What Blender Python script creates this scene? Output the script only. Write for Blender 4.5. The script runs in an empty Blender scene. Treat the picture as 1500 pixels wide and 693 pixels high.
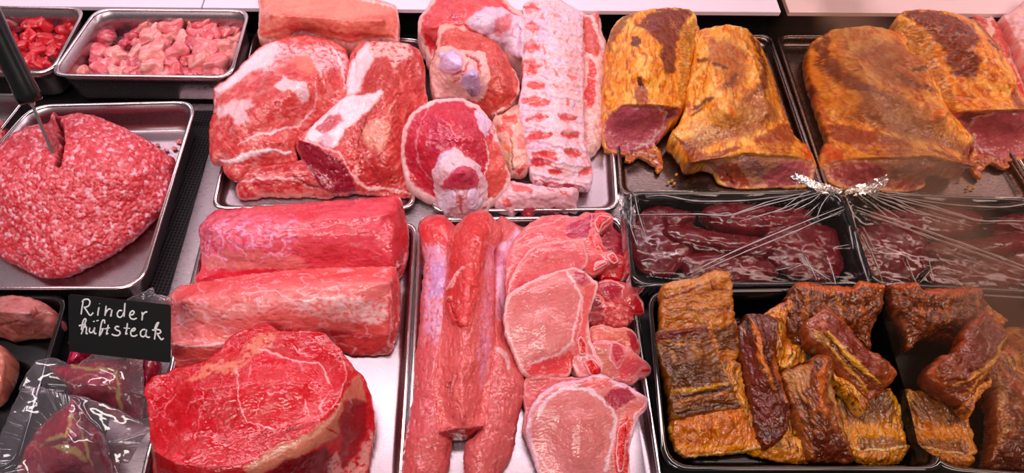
import bpy, bmesh, math, random
import numpy as np
from mathutils import Vector, Matrix

# ---------------------------------------------------------------- camera, world, lights, exposure
CH = 75.0                      # camera height above the counter deck, in cm
F_, TH, PS, RO, CX, CY = 988.6, 1.0007, 0.0831, -0.0472, 633.3, 348.2
S_ = 0.01                      # everything is laid out in cm and built in metres
def _basis():
    ct, st = math.cos(TH), math.sin(TH)
    Rz = np.array([[math.cos(PS), -math.sin(PS), 0], [math.sin(PS), math.cos(PS), 0], [0, 0, 1]])
    F = Rz @ np.array([0, ct, -st]); U = Rz @ np.array([0, st, ct]); R = Rz @ np.array([1, 0, 0])
    return F, U*math.cos(RO) - R*math.sin(RO), R*math.cos(RO) + U*math.sin(RO)
CF, CU, CR = _basis()
C = bpy.context.scene.collection
cam = bpy.data.cameras.new('camera'); camo = bpy.data.objects.new('camera', cam); C.objects.link(camo)
m = Matrix.Identity(4)
for i in range(3):
    m[i][0] = CR[i]; m[i][1] = CU[i]; m[i][2] = -CF[i]
m[2][3] = CH*S_
camo.matrix_world = m
cam.lens = F_/1500*36; cam.sensor_width = 36
cam.shift_x = (750-CX)/1500; cam.shift_y = (CY-346.5)/1500
cam.clip_start = 0.01
sc = bpy.context.scene; sc.camera = camo
sc.view_settings.view_transform = 'Standard'; sc.view_settings.look = 'None'
sc.view_settings.exposure = -0.03; sc.view_settings.gamma = 1.0
world = bpy.data.worlds.new('world'); sc.world = world; world.use_nodes = True
world.node_tree.nodes['Background'].inputs[0].default_value = (1.0, 0.88, 0.86, 1)
world.node_tree.nodes['Background'].inputs[1].default_value = 0.17
def area(name, loc, rot, sx, sy, power, col):
    l = bpy.data.lights.new(name, 'AREA'); l.shape = 'RECTANGLE'; l.size = sx; l.size_y = sy
    l.energy = power; l.color = col
    o = bpy.data.objects.new(name, l); C.objects.link(o); o.location = loc; o.rotation_euler = rot
    return o
area('counter_strip_lamp', (0.0, 0.62, 1.15), (0, 0, 0), 2.4, 0.14, 13.5, (1.0, 0.84, 0.89))
area('back_strip_lamp', (-0.2, 1.25, 0.85), (math.radians(-28), 0, 0), 2.2, 0.08, 5.0, (1.0, 0.80, 0.90))
area('shop_ceiling_lamp', (-0.5, -0.9, 2.3), (math.radians(22), 0, 0), 1.6, 0.4, 26.0, (1.0, 0.93, 0.85))

# ---------------------------------------------------------------- helpers
def ray(px, py):
    px = np.asarray(px, float); py = np.asarray(py, float)
    return CF + ((px-CX)/F_)[..., None]*CR - ((py-CY)/F_)[..., None]*CU
def W(px, py, z=0.0):
    """point (cm) of the horizontal level z seen at px, py"""
    r = ray(px, py); t = (np.asarray(z, float)-CH)/r[..., 2]
    P = r*t[..., None]; P[..., 2] += CH
    return P
def V(px, py, z=0.0): return Vector(W(px, py, z)*S_)
_rng = np.random.RandomState(7)
_perm = _rng.permutation(256); _perm = np.concatenate([_perm]*4)
_g = _rng.normal(size=(256, 3)); _g /= np.linalg.norm(_g, axis=1)[:, None]
def noise(P):
    P = np.asarray(P, float); i = np.floor(P).astype(int); f = P-i; i &= 255
    u = f*f*f*(f*(f*6-15)+10); out = 0
    for dx in (0, 1):
        wx = u[:, 0] if dx else 1-u[:, 0]; hx = _perm[i[:, 0]+dx]
        for dy in (0, 1):
            wy = u[:, 1] if dy else 1-u[:, 1]; hy = _perm[hx+i[:, 1]+dy]
            for dz in (0, 1):
                wz = u[:, 2] if dz else 1-u[:, 2]
                g = _g[_perm[hy+i[:, 2]+dz]]
                out = out+wx*wy*wz*(g[:, 0]*(f[:, 0]-dx)+g[:, 1]*(f[:, 1]-dy)+g[:, 2]*(f[:, 2]-dz))
    return out*1.6
def fbm(P, o=3):
    s = 0; a = 1.0; t = 0
    for k in range(o):
        s = s+a*noise(P*2**k+17.3*k); t += a; a *= .5
    return s/t*1.3
def worley(P):
    """distance to the nearest scattered point and that point's random value"""
    i = np.floor(P).astype(int); best = np.full(len(P), 9.0); idv = np.zeros(len(P))
    for dx in (-1, 0, 1):
        for dy in (-1, 0, 1):
            for dz in (-1, 0, 1):
                c = i+np.array([dx, dy, dz]); h = _perm[_perm[_perm[c[:, 0] & 255]+(c[:, 1] & 255)]+(c[:, 2] & 255)]
                q = c+.5+.42*_g[h]; d = ((P-q)**2).sum(1)
                mk = d < best; best[mk] = d[mk]; idv[mk] = h[mk]/255.0
    return np.sqrt(best), idv
def sm(x, a, b):
    t = np.clip((x-a)/(b-a+1e-9), 0, 1); return t*t*(3-2*t)
def lin(c):
    c = np.asarray(c, float)/255.0
    return np.where(c <= .04045, c/12.92, ((c+.055)/1.055)**2.4)
def seg(X, Y, pts, vals=None):
    """distance to a polyline, with the value interpolated along it"""
    best = np.full(X.shape, 1e9); val = np.zeros(X.shape); tt = np.zeros(X.shape)
    n = len(pts)-1
    for k in range(n):
        ax, ay = pts[k][:2]; bx, by = pts[k+1][:2]; dx, dy = bx-ax, by-ay; L2 = dx*dx+dy*dy+1e-9
        t = np.clip(((X-ax)*dx+(Y-ay)*dy)/L2, 0, 1)
        d = np.hypot(X-ax-t*dx, Y-ay-t*dy); mk = d < best
        best = np.where(mk, d, best)
        if vals is not None: val = np.where(mk, vals[k]+(vals[k+1]-vals[k])*t, val)
        tt = np.where(mk, (k+t)/n, tt)
    return best, val, tt
def inside(X, Y, poly):
    r = np.zeros(X.shape, bool); n = len(poly)
    for k in range(n):
        x1, y1 = poly[k][:2]; x2, y2 = poly[(k+1) % n][:2]
        if y1 == y2: continue
        c = (y1 > Y) != (y2 > Y)
        r ^= c & (X < (x2-x1)*(Y-y1)/(y2-y1)+x1)
    return r
def tf(T, pts):
    x0, y0, s = T
    return [(p[0]/s+x0, p[1]/s+y0)+tuple(p[2:]) for p in pts]
def spline(pts, n=4, closed=True):
    """Catmull-Rom through traced points (x, y, z...)"""
    P = np.array(pts, float); N = len(P); out = []
    rng_ = range(N) if closed else range(N-1)
    for i in rng_:
        if closed: a, b, c, d = P[i-1], P[i], P[(i+1) % N], P[(i+2) % N]
        else: a, b, c, d = P[max(i-1, 0)], P[i], P[i+1], P[min(i+2, N-1)]
        k = .38
        for j in range(n):
            t = j/n; t2 = t*t; t3 = t2*t
            m1 = (c-a)*k; m2 = (d-b)*k
            out.append((2*t3-3*t2+1)*b+(t3-2*t2+t)*m1+(-2*t3+3*t2)*c+(t3-t2)*m2)
    if not closed: out.append(P[-1])
    return [tuple(o) for o in out]

# ---- object helpers
def link(name, me, parent=None, mat=None):
    o = bpy.data.objects.new(name, me); C.objects.link(o)
    if parent is not None: o.parent = parent
    if mat is not None and me is not None: me.materials.append(mat)
    return o
def tag(o, label=None, cat=None, group=None, kind=None):
    if label: o['label'] = label
    if cat: o['category'] = cat
    if group: o['group'] = group
    if kind: o['kind'] = kind
    return o
def mesh(name, verts, faces, mat=None, parent=None, smooth=True):
    me = bpy.data.meshes.new(name); me.from_pydata([tuple(v) for v in verts], [], [tuple(f) for f in faces])
    if smooth: me.polygons.foreach_set('use_smooth', [True]*len(me.polygons))
    me.update()
    return link(name, me, parent, mat)
def empty(name, loc=(0, 0, 0)):
    o = bpy.data.objects.new(name, None); C.objects.link(o); o.location = loc; o.empty_display_size = .02
    return o
def fixn(o):
    bm = bmesh.new(); bm.from_mesh(o.data); bmesh.ops.recalc_face_normals(bm, faces=bm.faces); bm.to_mesh(o.data); bm.free(); return o
def recenter(o):
    """move a mesh's origin to the base of its own geometry"""
    me = o.data; co = np.empty(len(me.vertices)*3, np.float32); me.vertices.foreach_get('co', co); co = co.reshape(-1, 3)
    c = np.array([(co[:, 0].min()+co[:, 0].max())/2, (co[:, 1].min()+co[:, 1].max())/2, co[:, 2].min()])
    me.vertices.foreach_set('co', (co-c).astype(np.float32).ravel()); me.update(); o.location = o.location+Vector(c)
    return o

# ---- materials
def newmat(name):
    mt = bpy.data.materials.new(name); mt.use_nodes = True
    return mt, mt.node_tree, mt.node_tree.nodes['Principled BSDF']
def nd(nt, t, **kw):
    n = nt.nodes.new(t)
    for k, v in kw.items(): setattr(n, k, v)
    return n
def flesh(name, rough=.34, bump=.25, scale=260.0, coat=.25, sss=.0, spec=.5, var=.22, vscale=300.0):
    """meat, fat, bone: colour from the surface's own colour attribute, fine grain and wet relief from noise"""
    mt, nt, b = newmat(name); l = nt.links
    a = nd(nt, 'ShaderNodeAttribute', attribute_name='Col')
    tc = nd(nt, 'ShaderNodeNewGeometry')
    n1 = nd(nt, 'ShaderNodeTexNoise'); n1.inputs['Scale'].default_value = vscale; n1.inputs['Detail'].default_value = 3
    n2 = nd(nt, 'ShaderNodeTexNoise'); n2.inputs['Scale'].default_value = scale; n2.inputs['Detail'].default_value = 4
    n3 = nd(nt, 'ShaderNodeTexNoise'); n3.inputs['Scale'].default_value = 70; n3.inputs['Detail'].default_value = 3
    for n in (n1, n2, n3): l.new(tc.outputs['Position'], n.inputs['Vector'])
    mr = nd(nt, 'ShaderNodeMapRange'); mr.inputs['From Min'].default_value = .3; mr.inputs['From Max'].default_value = .7
    mr.inputs['To Min'].default_value = 1-var; mr.inputs['To Max'].default_value = 1+var
    l.new(n1.outputs['Fac'], mr.inputs['Value'])
    mx = nd(nt, 'ShaderNodeVectorMath', operation='SCALE'); l.new(a.outputs['Color'], mx.inputs[0]); l.new(mr.outputs[0], mx.inputs['Scale'])
    l.new(mx.outputs[0], b.inputs['Base Color'])
    rr = nd(nt, 'ShaderNodeMapRange'); rr.inputs['From Min'].default_value = .35; rr.inputs['From Max'].default_value = .65
    rr.inputs['To Min'].default_value = max(rough-.12, .05); rr.inputs['To Max'].default_value = rough+.16
    l.new(n3.outputs['Fac'], rr.inputs['Value']); l.new(rr.outputs[0], b.inputs['Roughness'])
    bp = nd(nt, 'ShaderNodeBump'); bp.inputs['Strength'].default_value = bump; bp.inputs['Distance'].default_value = .0012
    l.new(n2.outputs['Fac'], bp.inputs['Height']); l.new(bp.outputs[0], b.inputs['Normal'])
    b.inputs['Specular IOR Level'].default_value = spec
    b.inputs['Coat Weight'].default_value = coat; b.inputs['Coat Roughness'].default_value = .16
    if sss:
        b.inputs['Subsurface Weight'].default_value = sss; b.inputs['Subsurface Radius'].default_value = (1, .35, .25)
        b.inputs['Subsurface Scale'].default_value = .004
    return mt
def plain(name, col, rough=.5, metal=0.0, spec=.5, coat=0, bump=0, bscale=200, stretch=None, var=0.0, emit=None):
    mt, nt, b = newmat(name); l = nt.links
    c = tuple(lin(col))+(1,)
    b.inputs['Base Color'].default_value = c; b.inputs['Roughness'].default_value = rough
    b.inputs['Metallic'].default_value = metal; b.inputs['Specular IOR Level'].default_value = spec; b.inputs['Coat Weight'].default_value = coat
    if bump or var:
        g = nd(nt, 'ShaderNodeNewGeometry'); mp = nd(nt, 'ShaderNodeMapping'); l.new(g.outputs['Position'], mp.inputs['Vector'])
        if stretch: mp.inputs['Scale'].default_value = stretch
        n = nd(nt, 'ShaderNodeTexNoise'); n.inputs['Scale'].default_value = bscale; n.inputs['Detail'].default_value = 4; l.new(mp.outputs[0], n.inputs['Vector'])
        if bump:
            bp = nd(nt, 'ShaderNodeBump'); bp.inputs['Strength'].default_value = bump; bp.inputs['Distance'].default_value = .001
            l.new(n.outputs['Fac'], bp.inputs['Height']); l.new(bp.outputs[0], b.inputs['Normal'])
        if var:
            r = nd(nt, 'ShaderNodeMapRange'); r.inputs['From Min'].default_value = .3; r.inputs['From Max'].default_value = .7
            r.inputs['To Min'].default_value = max(rough-var, .03); r.inputs['To Max'].default_value = rough+var
            l.new(n.outputs['Fac'], r.inputs['Value']); l.new(r.outputs[0], b.inputs['Roughness'])
    return mt
M = dict(
    raw=flesh('raw_meat', .27, .26, 170, .30, .0, var=.10, vscale=900),
    mince=flesh('minced_meat', .34, .30, 420, .15, .0, var=.08, vscale=900),
    smoked=flesh('smoked_meat', .28, .34, 200, .35, .0, var=.14, vscale=700),
    liver=flesh('liver', .26, .10, 90, .5, .0, var=.08),
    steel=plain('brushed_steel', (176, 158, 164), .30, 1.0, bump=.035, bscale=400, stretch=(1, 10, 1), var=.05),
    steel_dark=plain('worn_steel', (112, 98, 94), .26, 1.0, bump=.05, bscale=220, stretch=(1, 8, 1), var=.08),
    rim=plain('polished_steel_rim', (215, 208, 208), .16, 1.0),
    plate=plain('brushed_steel_plate', (175, 160, 165), .36, 1.0, bump=.5, bscale=90, stretch=(1.5, 10, 1), var=.12),
    ledge=plain('pale_steel_ledge', (240, 222, 236), .38, .15, bump=.10, bscale=40, stretch=(1, 12, 1), var=.08),
    black=plain('black_plastic', (6, 6, 6), .20, 0, .35, coat=.0),
    matte=plain('black_deck', (12, 10, 12), .45, 0, .4, bump=.2, bscale=300),
    blackrim=plain('black_glossy_rim', (14, 13, 14), .07, 0, .7, coat=1),
)
# ---- painting: colours of lean, fat, bone, rind laid over a surface point by point
WOB = [.5]; FINE = .13
SATB, GAMB, GAINB = 1.08, 1.16, 1.02
RESF = .78
def paint(P, PX, PY, T, layers, seed, ed):
    n = len(P); x0, y0, s = T
    o = seed*7.31
    w1 = fbm(P/1.3+o, 2); w2 = fbm(P/1.3+o+50, 2); w3 = noise(P/.35+o); w4 = noise(P/.35+o+31)
    w5 = noise(P/.14+o)*WOB[0]; w6 = noise(P/.14+o+11)*WOB[0]
    X = (PX-x0)*s+(w1*3.2+w3*1.2+w5)*s; Y = (PY-y0)*s+(w2*3.2+w4*1.2+w6)*s
    Xr = (PX-x0)*s; Yr = (PY-y0)*s
    col = np.zeros((n, 3)); dsp = np.zeros(n)
    for L in layers:
        k, c = L[0], lin(L[1]); kw = L[2] if len(L) > 2 else {}
        amt = kw.get('k', 1.0)
        if k == 'fill': a = np.full(n, amt)
        elif k == 'mot':                                    # soft mottling
            sc_ = kw.get('sc', 1.5); t = kw.get('t', .0)
            a = sm(fbm(P/sc_+o+c[0]*40, 3), t-.12, t+.25)*amt
        elif k == 'grain':                                  # muscle fibres or rind streaks
            an = math.radians(kw.get('a', 0)); ln = kw.get('l', 3.0); wd = kw.get('w', .25)
            u = (P[:, 0]*math.cos(an)+P[:, 1]*math.sin(an)); v = (-P[:, 0]*math.sin(an)+P[:, 1]*math.cos(an))
            bend = fbm(P/3.5+o, 2)*kw.get('bend', .8)
            Q = np.stack([u/ln, (v+bend)/wd, P[:, 2]/(wd*kw.get('zr', 1.5))], 1)
            t = kw.get('t', .0); nn = fbm(Q+o+c[1]*20, 2)
            a = sm(nn, t-.08, t+.25)*amt
            if 'disp' in kw: dsp += kw['disp']*nn
        elif k == 'vein':                                   # thin branching lines of fat; on the upper loin also painted glints
            an = math.radians(kw.get('a', 0)); ra = kw.get('ra', 1.0); sc_ = kw.get('sc', 2.0)
            u = (P[:, 0]*math.cos(an)+P[:, 1]*math.sin(an))/ra; v = (-P[:, 0]*math.sin(an)+P[:, 1]*math.cos(an))
            Q = np.stack([u, v, P[:, 2]], 1)/sc_+o+c[2]*9
            r = np.abs(fbm(Q, 3)); g = sm(noise(P/(sc_*1.3)+o+5), -.15, .35)
            a = (1-sm(r, 0, kw.get('w', .06)))*amt*(g if kw.get('patch', 1) else 1)
        elif k == 'fold':                                   # creases between muscle bundles: a groove, its shade put into the colour
            an = math.radians(kw.get('a', 0)); ln = kw.get('l', 5.0); wd = kw.get('w', 1.2)
            u = (P[:, 0]*math.cos(an)+P[:, 1]*math.sin(an)); v = (-P[:, 0]*math.sin(an)+P[:, 1]*math.cos(an))
            r = np.abs(fbm(np.stack([u/ln, (v+.6*w1)/wd, P[:, 2]/wd], 1)+o+c[2]*30, 2)); g = sm(w2, -.35, .25)
            gr = (1-sm(r, 0, kw.get('t', .10)))*g; a = gr*amt; dsp -= kw.get('disp', .12)*gr
        elif k == 's':                                      # a traced stroke
            pts = kw['p']; wd = kw.get('w', 6)
            d, _, tt = seg(X, Y, pts)
            taper = .45+.55*np.sin(np.clip(tt, .02, .98)*math.pi) if kw.get('taper', 1) else 1
            d2 = d/(wd*.5*taper*(1+.5*w1))
            a = (1-sm(d2, .55, 1.25))*amt
            if 'disp' in kw: dsp += kw['disp']*(1-sm(d2, .0, 1.3))
        elif k == 'p':                                      # a traced patch
            pts = kw['p']; so = kw.get('soft', 6)
            i_ = inside(X, Y, pts); d, _, _ = seg(X, Y, list(pts)+[pts[0]])
            sd = np.where(i_, d, -d); a = sm(sd, -so*.5, so*.5)*amt
            if 'disp' in kw: dsp += kw['disp']*sm(sd, -so, so)
            if 'br' in kw: a = a*sm(fbm(P/kw.get('sc', .6)+o+9, 3), kw['br']-.3, kw['br']+.1)
        elif k == 'rim':                                    # fat or rind following the outline
            wd = kw.get('w', 5); dd = ed/(wd/s*(1+.7*w1)); a = (1-sm(dd, .6, 1.2))*amt
        elif k == 'gran':                                   # granules of mince
            sc_ = kw.get('sc', .42)
            d, h = worley(P*np.array([1, 1, 1])/sc_+.35*np.stack([w1, w2, w3], 1))
            lc = [lin(q) for q in kw['cols']]; idx = (h*len(lc)).astype(int).clip(0, len(lc)-1)
            cc = np.array(lc)[idx]; a = np.full(n, amt)
            dsp += kw.get('disp', .1)*(1-sm(d, .1, .75))
            col = col*(1-amt)+cc*amt
            continue
        if 'm' in kw:
            i_ = inside(X, Y, kw['m']); d, _, _ = seg(X, Y, list(kw['m'])+[kw['m'][0]])
            ms = kw.get('ms', 5); ma = sm(np.where(i_, d, -d), -ms, ms)
            a = a*(1-ma if kw.get('inv') else ma)
        a = a[:, None]; col = col*(1-a)+c*a
    lum = (col @ np.array([.3, .55, .15]))[:, None]          # pigments a little purer than the swatches
    col = np.clip(lum+(col-lum)*SATB, 0, 1)**GAMB*GAINB
    return np.clip(col, 0, 1), dsp

ZB = np.full((290, 620), -50.0); ZO, ZS = (-180, -60), 3.0     # highest level met so far along each line of sight
def body(name, T, outline, layers, lines=(), dome=1.0, pw=.6, flats=(), base=0.3, th=None, res=1.7, mat='raw', parent=None,
         lumps=((2.2, .16), (.7, .05)), seed=None, smooth_it=2, over=True, clr=.12, und=0.0, jag=None, grain_a=20, ride=False):
    """a solid lump from its traced outline with heights (cm): top surface solved between the given levels, rounded,
    roughened and painted, with side walls and an underside"""
    res = res*RESF; WOB[0] = 1.6 if mat == 'smoked' else .6
    seed = seed if seed is not None else (sum(ord(c) for c in name)+len(outline)*13+int(outline[0][0])) % 97
    out = spline(tf(T, outline), 4); s = T[2]
    jg = jag if jag is not None else (1.0 if res > .8 else .3)
    if jg:
        q = np.array([p[:2] for p in out]); dense = []
        for i in range(len(out)):
            a, b = np.array(out[i]), np.array(out[(i+1) % len(out)]); n_ = max(1, int(np.hypot(*(b-a)[:2])/2.2))
            dense += [tuple(a+(b-a)*k/n_) for k in range(n_)]
        D = np.array(dense); q3 = np.stack([D[:, 0]/9, D[:, 1]/9, np.full(len(D), seed*1.7)], 1)
        D[:, 0] += (noise(q3)*1.5+noise(q3*3)*.8)*jg; D[:, 1] += (noise(q3+40)*1.5+noise(q3*3+9)*.8)*jg
        out = [tuple(p) for p in D]
    xs = [p[0] for p in out]; ys = [p[1] for p in out]
    x0, x1, y0, y1 = min(xs)-res, max(xs)+res, min(ys)-res, max(ys)+res
    nx, ny = int((x1-x0)/res)+2, int((y1-y0)/res)+2
    gx = x0+np.arange(nx)*res; gy = y0+np.arange(ny)*res
    cx_, cy_ = np.meshgrid((gx[:-1]+gx[1:])/2, (gy[:-1]+gy[1:])/2)
    cell = inside(cx_, cy_, out)
    used = np.zeros((ny, nx), bool)
    used[:-1, :-1] |= cell; used[1:, :-1] |= cell; used[:-1, 1:] |= cell; used[1:, 1:] |= cell
    full = np.zeros((ny, nx), bool); full[1:-1, 1:-1] = cell[:-1, :-1] & cell[1:, :-1] & cell[:-1, 1:] & cell[1:, 1:]
    edge = used & ~full
    X, Y = np.meshgrid(gx, gy); X = X.copy(); Y = Y.copy()
    ol = out+[out[0]]; zs = [p[2] for p in ol]
    d, zv, _ = seg(X, Y, ol, zs)
    # snap the border points onto the traced outline
    e = np.argwhere(edge); ex, ey = X[edge], Y[edge]
    bx, by = ex.copy(), ey.copy(); bd = np.full(len(ex), 1e9)
    for k in range(len(ol)-1):
        ax, ay = ol[k][:2]; dx, dy = ol[k+1][0]-ax, ol[k+1][1]-ay
        t = np.clip(((ex-ax)*dx+(ey-ay)*dy)/(dx*dx+dy*dy+1e-9), 0, 1); qx, qy = ax+t*dx, ay+t*dy
        dd = np.hypot(ex-qx, ey-qy); mk = dd < bd; bd[mk] = dd[mk]; bx[mk] = qx[mk]; by[mk] = qy[mk]
    X[edge] = bx; Y[edge] = by; d = np.where(edge, 0, d)
    # heights: membrane between the outline and the inner level lines, plus a rounded swell
    fix = edge.copy(); Z = np.where(edge, zv, 0.0); ufix = ~full
    for L in lines:
        flag = isinstance(L, tuple); pts = L[1] if flag else L
        q = tf(T, pts); dl, lv, _ = seg(X, Y, q, [p[2] for p in q]); mk = full & (dl < res*.72)
        Z[mk] = lv[mk]; fix |= mk
        if flag: ufix = ufix | mk
    fixm = fix & used
    w0 = np.where(used, 1.0, 0); Z[full & ~fix] = zv[full & ~fix]
    def solve(Z, fx, src, it):
        Z = Z.copy()
        for _ in range(it):
            A = np.zeros_like(Z); A[1:-1, 1:-1] = .25*(Z[:-2, 1:-1]+Z[2:, 1:-1]+Z[1:-1, :-2]+Z[1:-1, 2:])+src
            Z = np.where(fx, Z, Z+1.0*(A-Z))
        return Z
    free = full & ~fix
    # coarse start: inverse distance blend of all fixed levels
    if free.any():
        fy, fxx = np.nonzero(fixm); pick = np.linspace(0, len(fy)-1, min(len(fy), 260)).astype(int)
        fy, fxx = fy[pick], fxx[pick]; qx, qy = X[free], Y[free]
        ww = 1/(((qx[:, None]-X[fy, fxx])**2+(qy[:, None]-Y[fy, fxx])**2)**1.5+1e-3)
        Z[free] = (ww*Z[fy, fxx]).sum(1)/ww.sum(1)
        Z = solve(Z, ~free, 0, 120)
    # swell: distance based start for the Poisson dome
    dz = np.where(full, d, 0.0)
    U = np.where(ufix, 0.0, 1.0)
    if len(lines) and any(isinstance(L, tuple) for L in lines):
        for L in lines:
            if isinstance(L, tuple):
                q = tf(T, L[1]); dl, _, _ = seg(X, Y, q); dz = np.minimum(dz, dl)
    mxd = max(dz.max(), 1e-6); U = np.sin(np.clip(dz/mxd, 0, 1)*math.pi/2)
    U = np.where(full, U, 0); U = np.where(full, np.power(np.clip(U, 0, 1), pw), 0)
    for _ in range(6):
        A = U.copy(); A[1:-1, 1:-1] = .25*(U[:-2, 1:-1]+U[2:, 1:-1]+U[1:-1, :-2]+U[1:-1, 2:]); U = np.where(full, A, U)
    dm = np.full(Z.shape, dome)
    for fl in flats:
        q = tf(T, fl); i_ = inside(X, Y, q); df, _, _ = seg(X, Y, q+[q[0]]); dm = dm*(1-sm(np.where(i_, df, -df), -2.5, 2.5))
    Z = Z+dm*U
    for _ in range(smooth_it):
        A = Z.copy(); A[1:-1, 1:-1] = .25*(Z[:-2, 1:-1]+Z[2:, 1:-1]+Z[1:-1, :-2]+Z[1:-1, 2:]); Z = np.where(full, .4*Z+.6*A, Z)
    Z = np.maximum(Z, base+.05)
    # ride over whatever is already lying there along the same lines of sight
    ii = np.clip(((X-ZO[0])/ZS), 0, ZB.shape[1]-2); jj = np.clip(((Y-ZO[1])/ZS), 0, ZB.shape[0]-2)
    i0, j0 = ii.astype(int), jj.astype(int); fi, fj = ii-i0, jj-j0
    under = np.maximum(np.maximum(ZB[j0, i0], ZB[j0, i0+1]), np.maximum(ZB[j0+1, i0], ZB[j0+1, i0+1]))
    bil = (ZB[j0, i0]*(1-fi)+ZB[j0, i0+1]*fi)*(1-fj)+(ZB[j0+1, i0]*(1-fi)+ZB[j0+1, i0+1]*fi)*fj
    if ride:                                             # a part lying skin-tight on the surface below
        A0 = np.where(used, bil, 0); wt = used.astype(float)
        for _ in range(14):
            def blur(q): 
                r_ = q.copy(); r_[1:-1, 1:-1] = .2*(q[1:-1, 1:-1]+q[:-2, 1:-1]+q[2:, 1:-1]+q[1:-1, :-2]+q[1:-1, 2:]); return r_
            A0 = np.where(used, blur(A0)/np.maximum(blur(wt), .05), 0)
        Z = A0+clr+dome*U; over = False
    if over:
        need = np.where(used, np.maximum(0, under+clr-Z), 0)
        for _ in range(5):
            A = need.copy(); A[1:-1, 1:-1] = .25*(need[:-2, 1:-1]+need[2:, 1:-1]+need[1:-1, :-2]+need[1:-1, 2:])
            need = np.where(used, np.maximum(need*.97, A), 0)
        for _ in range(10):
            A = need.copy(); A[1:-1, 1:-1] = .25*(need[:-2, 1:-1]+need[2:, 1:-1]+need[1:-1, :-2]+need[1:-1, 2:])
            need = np.where(used, A, 0)
        Z = Z+need
        Z = np.where(used, np.maximum(Z, bil+.04), Z)
    P = W(X, Y, Z)
    # normals by differences
    du = np.zeros_like(P); dv = np.zeros_like(P)
    du[:, 1:-1] = P[:, 2:]-P[:, :-2]; dv[1:-1] = P[2:]-P[:-2]
    Nn = np.cross(dv, du); Nn /= (np.linalg.norm(Nn, axis=2)[..., None]+1e-9); Nn[Nn[..., 2] < 0] *= 1
    idx = -np.ones((ny, nx), int); uu = np.nonzero(used); nv = len(uu[0]); idx[uu] = np.arange(nv)
    Pv = P[uu]; Nv = Nn[uu]; toC = np.array([0, 0, CH])-Pv; flip = (Nv*toC).sum(1) < 0; Nv[flip] *= -1
    ev = d[uu]; isE = edge[uu]
    colr, dsp = paint(Pv, X[uu], Y[uu], T, layers, seed, ev)
    o_ = seed*3.7; o_s = o_+9.1
    if mat in ('raw', 'mince', 'liver'): colr = np.clip(colr*np.array([.98, .95, 1.22]), 0, 1)     # cooler pinks
    if mat in ('raw', 'smoked'):
        an = math.radians(grain_a); u = Pv[:, 0]*math.cos(an)+Pv[:, 1]*math.sin(an); v = -Pv[:, 0]*math.sin(an)+Pv[:, 1]*math.cos(an)+fbm(Pv/2.5+o_s, 2)*.6
        f1 = noise(np.stack([u/1.2, v/.16, Pv[:, 2]/.2], 1)+o_s); f2 = fbm(Pv/.5+o_s, 2); f3 = noise(Pv/.18+o_s)
        colr = np.clip(colr*(1+FINE*f1+.10*f2)[:, None], 0, 1)
        sp_ = sm(f3+.5*f2, .48, .72)[:, None]*.22; colr = colr*(1-sp_)+np.clip(colr*1.25+.06, 0, 1)*sp_
        dsp = dsp+.022*f1+.02*f3
    for sc_, am in lumps: dsp = dsp+am*fbm(Pv/sc_+o_, 2)
    fade = sm(ev, 0, 5)*.85+.15
    Pv = Pv+Nv*(dsp*fade)[:, None]
    Pv[:, 2] = np.maximum(Pv[:, 2], base+.02)
    # z-buffer update
    zi = ((X[uu]-ZO[0])/ZS+.5).astype(int).clip(0, ZB.shape[1]-1); zj = ((Y[uu]-ZO[1])/ZS+.5).astype(int).clip(0, ZB.shape[0]-1)
    np.maximum.at(ZB, (zj, zi), Pv[:, 2])
    # faces
    cy0, cx0 = np.nonzero(cell)
    quads = np.stack([idx[cy0, cx0], idx[cy0+1, cx0], idx[cy0+1, cx0+1], idx[cy0, cx0+1]], 1)
    # border loops
    E = np.concatenate([quads[:, [0, 1]], quads[:, [1, 2]], quads[:, [2, 3]], quads[:, [3, 0]]])
    key = E[:, 0].astype(np.int64)*nv+E[:, 1]; rkey = E[:, 1].astype(np.int64)*nv+E[:, 0]
    be = E[~np.isin(key, rkey)]
    bvs = np.unique(be); mp = -np.ones(nv, int); mp[bvs] = np.arange(len(bvs)); nb = len(bvs)
    Pb = Pv[bvs]; cen = Pv.mean(0)
    zb = Pb[:, 2]; zl = np.full(nb, base) if th is None else np.maximum(base, zb-th)
    inw = cen[:2]-Pb[:, :2]; inw /= (np.linalg.norm(inw, axis=1)[:, None]+1e-9)
    rings = []
    for fz, off in ((.35, -.10), (.75, .0), (1.0, .35)):
        R = Pb.copy(); R[:, 2] = zb+(zl-zb)*fz; hh = np.minimum(1, (zb-zl)/2)[:, None]
        R[:, :2] += inw*(off+und*fz)*hh; R += (.05*fbm(R/.8+o_, 2)*hh[:, 0])[:, None]
        if fz == 1.0: R[:, 2] = zl
        rings.append(R)
    allv = [Pv]+rings; F = [quads]; prev = None
    sidec = []
    for k in range(3):
        off0 = nv+nb*(k-1)
        a_ = be[:, 0] if k == 0 else off0+mp[be[:, 0]]; b_ = be[:, 1] if k == 0 else off0+mp[be[:, 1]]
        c_ = nv+nb*k+mp[be[:, 1]]; d_ = nv+nb*k+mp[be[:, 0]]
        F.append(np.stack([b_, a_, d_, c_], 1))
        cc, _ = paint(rings[k], X[uu][bvs], Y[uu][bvs], T, layers, seed, ev[bvs]+3); sidec.append(np.clip(cc*np.array([.98, .95, 1.22]), 0, 1) if mat in ('raw', 'mince', 'liver') else cc)
    # underside: fan to a centre point
    ci = nv+3*nb; cpt = cen.copy(); cpt[2] = zl.min()
    V_ = np.concatenate(allv+[cpt[None]])*S_; CC = np.concatenate([colr]+sidec+[colr.mean(0)[None]])
    tri = np.stack([nv+2*nb+mp[be[:, 1]], nv+2*nb+mp[be[:, 0]], np.full(len(be), ci)], 1)
    FQ = np.concatenate(F)
    me = bpy.data.meshes.new(name)
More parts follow.
